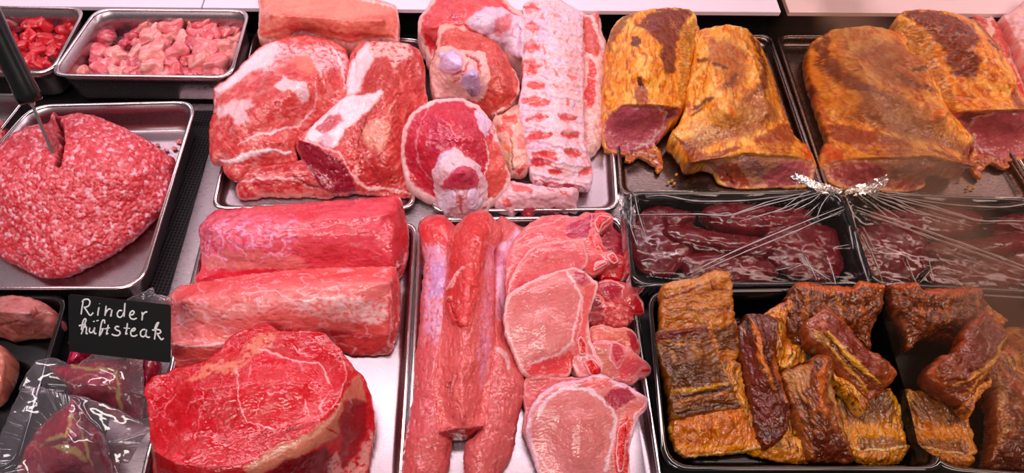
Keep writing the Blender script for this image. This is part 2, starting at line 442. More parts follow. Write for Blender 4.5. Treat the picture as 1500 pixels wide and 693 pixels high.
    nq, nt_ = len(FQ), len(tri)
    me.vertices.add(len(V_)); me.vertices.foreach_set('co', V_.astype(np.float32).ravel())
    me.loops.add(nq*4+nt_*3); me.loops.foreach_set('vertex_index', np.concatenate([FQ.ravel(), tri.ravel()]).astype(np.int32))
    me.polygons.add(nq+nt_)
    me.polygons.foreach_set('loop_start', np.concatenate([np.arange(nq)*4, nq*4+np.arange(nt_)*3]).astype(np.int32))
    me.polygons.foreach_set('use_smooth', np.ones(nq+nt_, bool))
    me.update(calc_edges=True)
    at = me.color_attributes.new('Col', 'FLOAT_COLOR', 'POINT')
    at.data.foreach_set('color', np.concatenate([CC, np.ones((len(CC), 1))], 1).astype(np.float32).ravel())
    o = link(name, me, parent, M[mat] if isinstance(mat, str) else mat)
    if parent is None: recenter(o)
    return o
# ================================================================ THE SETTING
def rounded(q, r, n=6):
    """rounded corners on a world quad; q = 4 points TL, TR, BR, BL (cm)"""
    out = []
    for i in range(4):
        a, b, c = q[i-1], q[i], q[(i+1) % 4]
        u = (a-b)/np.linalg.norm(a-b); v = (c-b)/np.linalg.norm(c-b)
        p0, p1 = b+u*r, b+v*r
        for k in range(n+1):
            t = k/n; out.append((1-t)**2*p0+2*t*(1-t)*b+t*t*p1)
    return np.array(out)
def inset(q, d):
    q = [np.array(p, float) for p in q]; out = []
    for i in range(4):
        a, b, c = q[i-1], q[i], q[(i+1) % 4]
        u = (a-b); u = u/np.linalg.norm(u); v = (c-b); v = v/np.linalg.norm(v)
        sn = abs(u[0]*v[1]-u[1]*v[0]); out.append(b+(u+v)*d/max(sn, .3))
    return out
def ringmesh(name, rings, mat, parent, cap0=False, cap1=False, close=False):
    n = len(rings[0]); V_ = [tuple(p*S_) for r in rings for p in r]; Fc = []
    m_ = len(rings)
    for k in range(m_ if close else m_-1):
        k2 = (k+1) % m_
        for i in range(n):
            j = (i+1) % n; Fc.append((k*n+i, k*n+j, k2*n+j, k2*n+i))
    if cap0: Fc.append(tuple(range(n)))
    if cap1: Fc.append(tuple(reversed(range((m_-1)*n, m_*n))))
    return fixn(mesh(name, V_, Fc, mat, parent))
def tray(name, label, pts, h, z0=0.15, r=2.6, slope=.9, mats=('steel', 'rim'), lip=.45, floor_mat=None, group=None):
    """pan with a rolled rim; pts = rim corners as seen, at level h"""
    q = [W(p[0], p[1], h)[:2] for p in pts]
    c3 = lambda ins, z, rr: np.array([[p[0], p[1], z] for p in rounded(inset(q, ins), rr)])
    cen = sum(q)/4
    root = empty(name, (cen[0]*S_, cen[1]*S_, z0*S_)); inv = Matrix.Translation(root.location).inverted()
    tag(root, label, 'tray', group)
    fl = z0+.15; rr = min(.9, (h-fl)*.45)
    body_ = [c3(lip+.05, h-.1, r), c3(lip+.12+slope*.3, h-(h-fl)*.35, r*.95), c3(lip+slope-rr*.35, fl+rr, r*.9),
             c3(lip+slope-rr*.05, fl+rr*.35, r*.9), c3(lip+slope+rr*.6, fl, r*.85), c3(lip+slope+rr*.6+.25, fl, r*.8)]
    outer = [c3(lip+slope+rr*.6+.25, z0, r*.8), c3(lip+slope+rr*.6, z0, r*.85), c3(lip+slope-rr*.05-.1, z0+rr*.25, r*.95), c3(lip+slope-rr*.35-.15, z0+rr, r), c3(lip-.05+slope*.3, h-(h-fl)*.35, r), c3(lip-.1, h-.1, r)]
    ob = ringmesh('pan', outer+body_, M[mats[0]], root, cap0=True, cap1=True)
    rim = ringmesh('rim', [c3(0, h-.22, r), c3(-.03, h-.05, r), c3(.08, h+.06, r), c3(lip*.55, h+.09, r), c3(lip, h+.02, r), c3(lip+.08, h-.14, r), c3(lip*.5, h-.16, r)], M[mats[1]], root, close=True)
    for o in (ob, rim): o.matrix_parent_inverse = inv
    return root
def slab(name, pts, z0, z1, mat, parent=None):
    """flat plate over a seen quad (corners at level z1)"""
    q = [W(p[0], p[1], z1) for p in pts]; V_ = [tuple(p*S_) for p in q]+[(p[0]*S_, p[1]*S_, z0*S_) for p in q]
    return fixn(mesh(name, V_, [(0, 1, 2, 3), (4, 7, 6, 5), (0, 4, 5, 1), (1, 5, 6, 2), (2, 6, 7, 3), (3, 7, 4, 0)], mat, parent, smooth=False))
def box(name, lo, hi, mat, parent=None, bev=.0):
    x0, y0, z0 = lo; x1, y1, z1 = hi
    V_ = [(x*S_, y*S_, z*S_) for z in (z0, z1) for (x, y) in ((x0, y0), (x1, y0), (x1, y1), (x0, y1))]
    o = fixn(mesh(name, V_, [(0, 1, 2, 3), (4, 5, 6, 7), (0, 1, 5, 4), (1, 2, 6, 5), (2, 3, 7, 6), (3, 0, 4, 7)], mat, parent, smooth=False))
    if bev:
        bm = bmesh.new(); bm.from_mesh(o.data); bmesh.ops.bevel(bm, geom=bm.edges[:], offset=bev*S_, segments=3, affect='EDGES', profile=.5); bm.to_mesh(o.data); bm.free()
    return o
XM = 48.05                      # the mirror-like glass side panel
yb = float(W(700, 14, 6)[1])    # front edge of the rear ledge
print('ledge y', yb, 'front y', W(600, 700, 0))
floor = box('floor', (-150, -10, -3), (XM+2, yb+32, 0), M['matte']); tag(floor, kind='structure', label='black deck of the display counter')
wallb = box('wall_back', (-150, yb+26, 0), (XM+2, yb+28, 40), M['ledge']); tag(wallb, kind='structure', label='pale rear wall of the display case')
led = empty('trim_1', (0, yb*S_, 5*S_)); tag(led, kind='structure', label='pale pink lit steel ledge along the back of the counter')
for k, (xa, xb) in enumerate(((-150, -42), (-41.8, XM-.6))):
    p = box('ledge_panel', (xa, yb, 5.2), (xb, yb+26, 6.0), M['ledge'], led, bev=.12); p.matrix_parent_inverse = Matrix.Translation(led.location).inverted()
p = box('ledge_shade_riser', (-150, yb+3.5, 0), (XM-.5, yb+4.2, 5.2), M['matte'], led); p.matrix_parent_inverse = Matrix.Translation(led.location).inverted()  # matte black board, puts the shade under the ledge into its colour
# brushed plate under the middle trays
pl = slab('trim_2', [(262, 152), (902, 158), (975, 800), (120, 800)], 0, .12, M['plate']); tag(pl, kind='structure', label='brushed steel deck plate under the middle trays')
# woven rubber mat beside the mince tray
def mat_weave():
    mt, nt, b = newmat('black_woven_rubber'); l = nt.links
    g = nd(nt, 'ShaderNodeNewGeometry'); mp = nd(nt, 'ShaderNodeMapping'); mp.inputs['Scale'].default_value = (210, 210, 0); mp.inputs['Rotation'].default_value = (0, 0, .1)
    l.new(g.outputs['Position'], mp.inputs['Vector'])
    v = nd(nt, 'ShaderNodeTexVoronoi'); v.inputs['Scale'].default_value = 1; v.inputs['Randomness'].default_value = .12; l.new(mp.outputs[0], v.inputs['Vector'])
    r = nd(nt, 'ShaderNodeValToRGB'); r.color_ramp.elements[0].color = (.001, .001, .001, 1); r.color_ramp.elements[1].color = (.022, .017, .02, 1)
    r.color_ramp.elements[0].position = .25; r.color_ramp.elements[1].position = .5
    l.new(v.outputs['Distance'], r.inputs[0]); l.new(r.outputs[0], b.inputs['Base Color']); b.inputs['Roughness'].default_value = .6; b.inputs['Specular IOR Level'].default_value = .25
    bp = nd(nt, 'ShaderNodeBump'); bp.inputs['Strength'].default_value = 1; bp.inputs['Distance'].default_value = .001
    l.new(v.outputs['Distance'], bp.inputs['Height']); l.new(bp.outputs[0], b.inputs['Normal'])
    return mt
mo = slab('rubber_mat', [(255, 162), (322, 162), (245, 432), (120, 436)], .12, .45, mat_weave())
recenter(mo); tag(mo, 'black woven rubber mat strip between the mince tray and the pork shoulder', 'mat')
# polished panel closing the counter on the right: everything beyond it in the photograph is its reflection
def glass_panel():
    mt, nt, b = newmat('bronze_mirror_panel'); l = nt.links
    g = nd(nt, 'ShaderNodeNewGeometry')
    # greasy smear wiped across the glass: a soft band in the panel's own plane
    def onp(px, py):
        r = ray(px, py); t = XM/r[0]; return (r[1]*t*S_, (CH+r[2]*t)*S_)
    A, B = onp(1235, 10), onp(1385, 300); dx, dz = B[0]-A[0], B[1]-A[1]; L_ = math.hypot(dx, dz)
    n = nd(nt, 'ShaderNodeTexNoise'); n.inputs['Scale'].default_value = 14; n.inputs['Detail'].default_value = 3; l.new(g.outputs['Position'], n.inputs['Vector'])
    dt = nd(nt, 'ShaderNodeVectorMath', operation='DOT_PRODUCT'); l.new(g.outputs['Position'], dt.inputs[0]); dt.inputs[1].default_value = (0, dz/L_, -dx/L_)
    c0 = (A[0]*dz-A[1]*dx)/L_
    m1 = nd(nt, 'ShaderNodeMath', operation='SUBTRACT'); l.new(dt.outputs['Value'], m1.inputs[0]); m1.inputs[1].default_value = c0
    m2 = nd(nt, 'ShaderNodeMath', operation='MULTIPLY_ADD'); l.new(n.outputs['Fac'], m2.inputs[0]); m2.inputs[1].default_value = .05; l.new(m1.outputs[0], m2.inputs[2])
    m3 = nd(nt, 'ShaderNodeMath', operation='SUBTRACT'); l.new(m2.outputs[0], m3.inputs[0]); m3.inputs[1].default_value = .025
    m4 = nd(nt, 'ShaderNodeMath', operation='ABSOLUTE'); l.new(m3.outputs[0], m4.inputs[0])
    r = nd(nt, 'ShaderNodeMapRange', interpolation_type='SMOOTHSTEP'); r.inputs['From Min'].default_value = .012; r.inputs['From Max'].default_value = .065
    r.inputs['To Min'].default_value = .50; r.inputs['To Max'].default_value = .06; l.new(m4.outputs[0], r.inputs['Value'])
    gl = nd(nt, 'ShaderNodeBsdfGlossy'); gl.inputs['Color'].default_value = (.88, .73, .60, 1); gl.inputs['Roughness'].default_value = .012
    df = nd(nt, 'ShaderNodeBsdfPrincipled'); df.inputs['Base Color'].default_value = (.30, .17, .10, 1); df.inputs['Roughness'].default_value = .6
    mx = nd(nt, 'ShaderNodeMixShader'); l.new(r.outputs[0], mx.inputs[0]); l.new(gl.outputs[0], mx.inputs[1]); l.new(df.outputs[0], mx.inputs[2])
    l.new(mx.outputs[0], nt.nodes['Material Output'].inputs['Surface'])
    return mt
w = box('wall_right', (XM, -6, .0), (XM+.8, yb+26, 62), glass_panel(), bev=.1); tag(w, kind='structure', label='mirror-like bronze glass panel closing the right end of the counter')

# ================================================================ TRAYS
tray('steel_tray', 'steel tray of bright red beef cubes in the far left corner', [(-110, 6), (127, 11), (76, 108), (-200, 103)], 6.2, r=2.6)
tray('steel_tray', 'deep steel tray holding the pale pink diced meat', [(140, 12), (367, 14), (339, 114), (71, 111)], 6.3, r=2.4)
tray('steel_tray', 'cut off steel tray at the left edge behind the mince tray', [(-210, 134), (44, 137), (-52, 260), (-400, 250)], 4.2, r=2.2)
tray('steel_tray', 'large steel tray under the big mound of minced meat', [(46, 153), (290, 147), (206, 424), (-190, 424)], 5.0, z0=.5, r=3.0)
tray('steel_tray', 'shallow steel tray under the pork shoulder', [(372, 42), (622, 56), (607, 306), (309, 306)], 1.5, r=1.8, slope=.5)
tray('steel_tray', 'shallow steel tray under the pork knuckles and rib racks', [(640, 30), (888, 34), (907, 308), (632, 310)], 1.5, r=1.8, slope=.5)
tray('steel_tray', 'long steel tray under the pork loins and big beef cut', [(302, 322), (611, 326), (586, 760), (190, 760)], 1.5, r=1.8, slope=.5)
tray('steel_tray', 'long steel tray under the tenderloins and pork chops', [(613, 318), (912, 316), (982, 760), (592, 760)], 1.5, r=1.8, slope=.5)
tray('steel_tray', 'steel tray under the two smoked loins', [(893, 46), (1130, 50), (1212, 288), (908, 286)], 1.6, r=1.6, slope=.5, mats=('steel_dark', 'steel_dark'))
tray('black_tray', 'black plastic tray of liver under cling film', [(911, 281), (1232, 279), (1287, 417), (926, 419)], 4.6, r=2.2, mats=('black', 'blackrim'))
tray('black_tray', 'black plastic tray holding the smoked ribs', [(948, 425), (1294, 420), (1396, 690), (972, 690)], 5.0, r=2.6, mats=('black', 'blackrim'))
tray('black_tray', 'black tray in the lower left corner under the brown offal', [(-190, 428), (100, 433), (22, 690), (-330, 690)], 4.0, r=1.8, mats=('black', 'blackrim'))
# ================================================================ MEAT: far left trays
tB = (280, 0, 2.309); tC = (560, 0, 2.1); tD = (870, 0, 2.39); tF = (900, 260, 2.5); tG = (940, 380, 2.214); tH = (570, 300, 1.7634)
tI = (230, 280, 2.667); tJ = (180, 460, 2.974); tK = (0, 410, 2.449); tL = (0, 130, 2.31); tM3 = (740, 300, 4.331); tM4 = (740, 430, 2.635)
tN5 = (950, 390, 2.287); tN6 = (1070, 400, 2.366); tP2 = (0, 490, 3.4125); tP3 = (580, 0, 3.85); tP4 = (580, 140, 3.645); tP5 = (740, 0, 4.331)
tP6 = (720, 150, 3.85); tP7 = (850, 300, 2.6667); tP8 = (590, 300, 3.467); tK8 = (0, 380, 2.214)
FAT = (255, 230, 218); FATP = (252, 212, 200); LEAN = (205, 84, 80); PINK = (226, 112, 104); DEEP = (160, 34, 44); BONE = (225, 205, 208)

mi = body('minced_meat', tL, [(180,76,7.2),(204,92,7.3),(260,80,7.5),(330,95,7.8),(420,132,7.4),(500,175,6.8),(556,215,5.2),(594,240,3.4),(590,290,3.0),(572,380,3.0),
  (515,450,2.4),(450,512,2.3),(380,560,2.3),(300,602,2.3),(225,636,2.3),(150,642,2.3),(80,612,2.3),(0,570,2.3),(-90,500,2.4),(-150,400,2.5),(-150,280,5),(-80,215,6),(-10,192,6.4),(40,152,6.8),(100,126,7.2),(135,120,7.4),(160,116,7.4),(172,98,7.6)],
  [('fill',(206,92,90)),('gran',(0,0,0),dict(cols=[(206,66,70),(216,84,88),(222,112,112),(208,78,80),(244,190,184),(196,50,58),(230,140,136),(210,80,82),(224,106,106),(202,60,66),(238,164,158),(214,92,94)],sc=.40,k=.92,disp=.17)),
   ('mot',(190,52,58),dict(sc=2.2,t=.12,k=.25)),('mot',(226,110,108),dict(sc=1.0,t=.22,k=.35)),
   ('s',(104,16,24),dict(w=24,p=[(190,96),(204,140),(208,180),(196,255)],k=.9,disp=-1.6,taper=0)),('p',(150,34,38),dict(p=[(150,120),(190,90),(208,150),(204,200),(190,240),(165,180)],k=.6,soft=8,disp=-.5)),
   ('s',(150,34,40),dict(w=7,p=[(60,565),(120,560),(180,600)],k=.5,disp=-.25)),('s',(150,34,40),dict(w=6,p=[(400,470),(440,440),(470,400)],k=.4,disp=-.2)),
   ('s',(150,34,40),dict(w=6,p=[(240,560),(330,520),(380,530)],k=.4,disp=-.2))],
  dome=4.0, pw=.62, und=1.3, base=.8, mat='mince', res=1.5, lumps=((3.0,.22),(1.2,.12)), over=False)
tag(mi, 'big rounded mound of pink minced meat with a knife stuck in it', 'minced meat')
mj = body('minced_meat', tL, [(-120,120,4),(-30,95,4.2),(0,102,4),(22,135,3.4),(36,172,2.6),(18,200,2.0),(-10,225,1.6),(-120,240,1.5)],
  [('fill',(190,84,80)),('gran',(0,0,0),dict(cols=[(196,70,70),(206,96,92),(226,150,140),(180,60,62)],sc=.46,k=.92,disp=.14))], dome=1.6, base=.6, mat='mince', res=1.8, over=False)
tag(mj, 'small bit of minced meat cut off by the left edge', 'minced meat')
# crumbs of mince on the tray floor
for k, (cx, cy, r_) in enumerate(((606,176,11),(588,200,8),(560,207,7),(532,190,6),(690,172,5))):
    if cx > 640: continue
    pts = [(cx+r_*math.cos(a)*(1+.3*math.sin(3*a+k)), cy+r_*.7*math.sin(a), 1.0) for a in np.linspace(0, 2*math.pi, 8)[:-1]]
    o = body('mince_crumb', tL, pts, [('fill',(214,110,104)),('mot',(240,180,165),dict(sc=.4))], dome=.35, base=.8, mat='mince', res=1.2, lumps=((.3,.05),), over=False)
    tag(o, ('largest', 'second largest', 'mid sized', 'smallest')[k]+' loose crumb of mince on the tray floor beside the mound', 'mince crumb', 'mince crumbs on the tray floor')

# ---- diced meat: one template builder for irregular lumps
def chunk(name, c, size, seed, cols, squash=.7, rot=0, mat='raw', sub=4, angular=.5):
    """irregular lump of diced meat about size cm across, centred over c (cm)"""
    rs = np.random.RandomState(seed)
    bm = bmesh.new(); bmesh.ops.create_cube(bm, size=2); bmesh.ops.subdivide_edges(bm, edges=bm.edges[:], cuts=sub+3, use_grid_fill=True)
    co = np.array([v.co[:] for v in bm.verts])
    n = co/np.linalg.norm(co, axis=1)[:, None]; p = n*(1-angular)+co*.78*angular
    p = p*np.array([1, .8+rs.rand()*.25, squash])*size/2
    p[:, 0] += p[:, 2]*rs.uniform(-.4, .4); p[:, 1] += p[:, 0]*rs.uniform(-.25, .25)
    nn = p/(np.linalg.norm(p, axis=1)[:, None]); off = fbm(p/(size*.55)+seed*3.3, 2)*size*.24+noise(p/.35+seed)*.04
    p = p+nn*off[:, None]
    ax = rs.uniform(-.5, .5, 2); Rm = np.array((Matrix.Rotation(rot, 3, 'Z') @ Matrix.Rotation(ax[0], 3, 'X') @ Matrix.Rotation(ax[1], 3, 'Y')))
    p = p @ Rm.T; p[:, 2] = np.maximum(p[:, 2], -size*.42)
    zoff = -p[:, 2].min()
    f = fbm(p/.9+seed, 3); g = fbm(np.stack([p[:, 0]/1.6, p[:, 1]/.25, p[:, 2]/.25], 1)+seed, 2); v = np.abs(noise(p/1.1+seed+9))
    c0, c1, c2 = [lin(q) for q in cols]
    cc = c0+(c1-c0)*sm(f+.5*g, -.15, .35)[:, None]; a = ((1-sm(v, 0, .10))*.45+sm(f, .28, .5)*.7).clip(0, 1)[:, None]
    cc = cc*(1-a)+c2*a; cc = np.clip(cc*np.array([.98, .93, 1.2]), 0, 1)
    for vv, q in zip(bm.verts, p): vv.co = (q[0]*S_, q[1]*S_, (q[2]+zoff)*S_)
    me = bpy.data.meshes.new(name); bm.to_mesh(me); bm.free()
    me.polygons.foreach_set('use_smooth', [True]*len(me.polygons))
    at = me.color_attributes.new('Col', 'FLOAT_COLOR', 'POINT'); at.data.foreach_set('color', np.concatenate([cc, np.ones((len(cc), 1))], 1).astype(np.float32).ravel())
    o = link(name, me, None, M[mat]); o.location = (c[0]*S_, c[1]*S_, c[2]*S_)
    return o
ordn = ['first', 'second', 'third', 'fourth', 'fifth', 'sixth', 'seventh', 'eighth', 'ninth', 'tenth', 'eleventh', 'twelfth']
# bright red beef cubes; rows from the back of the pile, (x, y, z, size, rotation)
RB = [('back row', [(14,42,2.4,4.2,.3),(58,38,3.2,4.0,0),(98,45,2.6,3.6,.6)]),
      ('second row', [(-20,56,2.4,3.6,.5),(12,60,2.5,3.6,.5),(42,56,3.2,3.2,.9),(68,58,3.6,3.0,.2),(84,62,3.2,2.8,.4)]),
      ('third row', [(-32,76,2.6,3.4,.1),(-4,78,3.0,3.4,.9),(34,72,3.6,3.0,.2),(56,74,3.8,3.0,.5),(78,74,3.4,2.6,1.1)]),
      ('front row', [(-30,94,2.6,3.2,.3),(-2,96,3.2,3.4,.2),(26,92,3.6,3.0,.8),(48,88,4.0,3.2,.1),(66,94,2.8,2.2,.6)])]
k = 0
for row, items in RB:
    for j, (x, y, z, s_, r_) in enumerate(items):
        k += 1; c = W(x, y, z); c[2] = max(.6, z-s_*.42)
        dull = (k == 1)
        o = chunk('beef_cube', c, s_, k*5+1, ((150,40,42),(120,30,34),(200,120,104)) if dull else ((214,22,34),(172,10,22),(240,110,100)), .8, r_)
        tag(o, ('dull brownish red lump at the back left of the beef cubes' if dull else 'bright red beef cube, %s from left, %s of far left tray' % (ordn[j], row)), 'beef cube', 'beef cubes in the far left tray')
# pale pink diced meat, traced lump by lump in the crop of that tray
tA2 = (100, 0, 5.332)
RP = [('back row', [(590,240,3.4,3.0,.4),(800,210,4.0,3.6,0),(1060,200,3.4,3.4,.2),(980,190,3.2,2.6,.7),(1110,235,3.6,2.8,.3),(1240,250,3.2,2.8,.8),(1320,240,2.8,2.4,.1)]),
      ('second row', [(290,300,2.6,3.2,.2),(520,290,3.0,2.8,.5),(670,285,3.8,3.6,.2),(800,300,3.6,2.4,1.2),(905,300,3.6,2.8,.9),(1000,285,3.6,2.6,.1),(1120,285,3.6,2.8,.3),(1290,320,3.0,2.8,.4)]),
      ('third row', [(450,350,3.0,2.2,.8),(560,345,3.2,2.4,.1),(640,340,3.4,2.6,.5),(730,330,3.8,2.6,.1),(990,350,3.8,2.6,.3),(1070,385,4.4,3.4,.1),(1210,370,3.8,3.0,.2)]),
      ('fourth row', [(260,415,2.6,3.2,.1),(380,440,3.0,3.4,.5),(530,430,3.4,2.6,.9),(690,415,4.2,3.8,.1),(855,415,4.0,3.0,.5),(930,470,3.4,2.2,.4),(1290,420,3.2,2.6,.3),(1240,470,3.4,2.6,.9)]),
      ('fifth row', [(230,500,2.8,2.6,.2),(320,505,2.8,2.4,.6),(460,510,3.2,2.6,.1),(560,500,3.4,2.8,.3),(660,520,4.0,3.6,.2),(800,490,3.6,2.4,.5),(1040,480,4.2,3.4,.1),(1130,510,4.2,3.8,.4)]),
      ('front row', [(110,575,2.6,2.0,.2),(250,560,2.8,3.0,.4),(390,570,3.0,2.8,.1),(500,565,3.2,2.6,.8),(620,575,3.4,2.8,.2),(730,580,3.2,2.8,.6),(840,575,3.4,2.6,.1),(960,580,3.4,2.6,.5),(1060,590,3.2,2.4,.9),(1170,580,3.4,2.4,.2)])]
tones = [((228,112,104),(234,136,124),(244,190,172)), ((222,84,84),(230,118,110),(240,176,160)), ((232,136,116),(238,160,138),(244,196,176)), ((196,60,72),(222,110,104),(236,170,160))]
names_ = ['rosy', 'deeper pink', 'pale salmon', 'dark pink']
rs = np.random.RandomState(3); k = 0
for row, items in RP:
    for j, (x, y, z, s_, r_) in enumerate(items):
        k += 1; c = W(x/5.332+100, y/5.332, z); c[2] = max(.6, z-s_*.45)
        t = rs.choice([0, 1, 2, 2, 0, 3])
        o = chunk('diced_meat', c, s_*1.14, k*7+2, tones[t], .66, r_, angular=.62)
        tag(o, '%s diced meat lump, %s from left in %s of steel tray' % (names_[t], ordn[j], row), 'diced meat', 'pale pink diced meat in the steel tray')
# ================================================================ PORK SHOULDER, LOINS, BEEF CUT
def part_of(root, o):
    """make an already placed mesh a part of root"""
    o.parent = root; o.matrix_parent_inverse = Matrix.Translation(root.location).inverted(); return o
# belly piece lying at the back
o = body('pork_belly_piece', tB, [(240,-60,7),(420,-70,7.5),(560,-30,7.5),(640,0,7.3),(690,18,7.0),(703,60,6.2),(700,110,5.4),(698,136,5.0),(640,128,5.2),(590,140,5.0),(540,150,5.0),(480,140,5.0),(400,118,5.0),(360,120,5.0),(300,136,5.0),(240,134,5.0),(226,118,5.2),(230,60,6.2)],
  [('fill',(214,108,90)),('grain',(232,142,118),dict(a=8,l=5,w=.4,k=.55)),('mot',(236,150,122),dict(sc=2.5,t=-.05,k=.6)),('p',(238,166,138),dict(p=[(236,60),(300,40),(420,50),(540,60),(660,50),(700,30),(640,-20),(400,-60),(240,-50)],k=.55,soft=20)),
   ('s',(206,70,66),dict(w=22,p=[(240,120),(320,90),(400,100),(520,120),(660,120)],k=.6)),('rim',(246,208,190),dict(w=6,k=.6)),('s',(246,214,196),dict(w=10,p=[(560,-10),(640,10),(692,30)],k=.8))],
  lines=[[(270,50,7.6),(450,60,7.8),(650,70,7.2)]], dome=1.1, base=2.4)
tag(o, 'smooth orange-pink belly piece lying across the back of the shoulder meat', 'pork piece')
# big shoulder on the left with its lower slab
sh = body('pork_shoulder', tB, [(268,140,6.4),(300,130,6.8),(340,122,7),(385,118,7.2),(440,128,7.2),(500,148,7),(528,178,6.5),(540,260,6),(534,330,5.6),(500,370,5.2),(450,390,5),(400,430,4.6),(370,470,4.2),(352,505,3.8),(358,540,3.6),
   (310,552,3.6),(250,560,3.5),(200,578,3.3),(150,606,3.1),(110,580,3.1),(100,548,3.2),(76,548,3.2),(62,520,3.4),(62,420,4.0),(76,372,4.4),(74,300,5),(120,268,5.6),(190,200,6.1),(230,160,6.3)],
  [('fill',(212,80,76)),('fold',(150,24,34),dict(a=-30,l=5,w=1.6,disp=0.16,k=.55)),('grain',(228,120,106),dict(a=-30,l=4,w=.35,k=.55,disp=.04)),('mot',(224,116,102),dict(sc=2.4,k=.6)),
   ('mot',(238,170,150),dict(sc=1.4,t=.12,k=.5)),
   ('p',FAT,dict(p=[(76,300),(130,262),(200,190),(270,140),(300,160),(270,215),(200,250),(140,290),(84,330)],k=.92,soft=14,disp=.1)),
   ('p',FATP,dict(p=[(270,140),(330,150),(400,160),(450,150),(520,180),(530,240),(470,230),(440,260),(400,200),(330,190),(280,240),(230,250)],k=.75,soft=16,br=.0)),
   ('p',(232,140,112),dict(p=[(352,190),(400,183),(416,215),(405,248),(362,240)],k=.8,soft=12)),
   ('p',(190,50,46),dict(p=[(225,290),(270,250),(330,260),(360,330),(330,400),(250,400),(210,340)],k=.5,soft=40)),
   ('p',(244,212,200),dict(p=[(280,290),(310,255),(345,275),(390,280),(400,340),(380,350),(350,310),(300,305)],k=.9,soft=8,disp=.08)),
   ('p',FATP,dict(p=[(80,370),(140,340),(190,335),(215,360),(180,370),(190,410),(160,425),(130,385),(95,400)],k=.85,soft=12,disp=.08)),
   ('s',FAT,dict(w=22,p=[(104,545),(150,545),(200,520),(270,508),(340,518)],k=.95,disp=.14)),
   ('s',(200,70,66),dict(w=12,p=[(120,575),(200,545),(300,535),(350,530)],k=.6)),
   ('s',FATP,dict(w=9,p=[(160,490),(230,455),(300,440),(360,430),(420,370)],k=.8,disp=.05)),
   ('s',FATP,dict(w=6,p=[(420,250),(425,330),(400,400)],k=.6)),('s',FAT,dict(w=9,p=[(476,160),(510,210),(520,300)],k=.8,disp=.06)),
   ('s',FATP,dict(w=8,p=[(80,330),(74,380)],k=.8)),('s',(200,60,50),dict(w=12,p=[(425,250),(445,290)],k=.7)),
   ('vein',(240,180,164),dict(sc=2.2,w=.05,k=.55,a=40,ra=2)),('rim',(206,60,62),dict(w=4,k=.5))],
  lines=[[(150,440,6.2),(250,350,8.0),(380,260,8.6),(470,230,8.2)],[(110,500,4.6),(300,480,5.6)]], dome=1.2, base=2.2, lumps=((3,.3),(1.0,.08)))
tag(sh, 'large marbled pork shoulder with white fat patches, left of the tray', 'pork shoulder')
o = body('lower_slab', tB, [(152,560,3.0),(260,555,3.2),(400,540,3.2),(470,600,2.6),(480,664,1.0),(430,668,.8),(380,664,.8),(300,668,.8),(250,662,.9),(200,674,.8),(165,672,.9),(150,640,1.6),(160,605,2.4)],
  [('fill',(196,60,62)),('fold',(150,24,34),dict(a=4,l=4,w=0.8,disp=0.15,k=.55)),('grain',(222,120,110),dict(a=4,l=4,w=.3,k=.6,disp=.05)),('mot',(228,140,124),dict(sc=1,t=.05,k=.6)),('s',FATP,dict(w=8,p=[(160,615),(260,600),(380,600)],k=.7)),('s',(110,30,34),dict(w=10,p=[(340,590),(400,630),(460,640)],k=.7,disp=-.15)),('rim',(232,160,150),dict(w=6,k=.6)),('s',(228,170,140),dict(w=14,p=[(220,655),(330,660),(440,655)],k=.6))],
  dome=.8, base=.5, over=False)
part_of(sh, o)
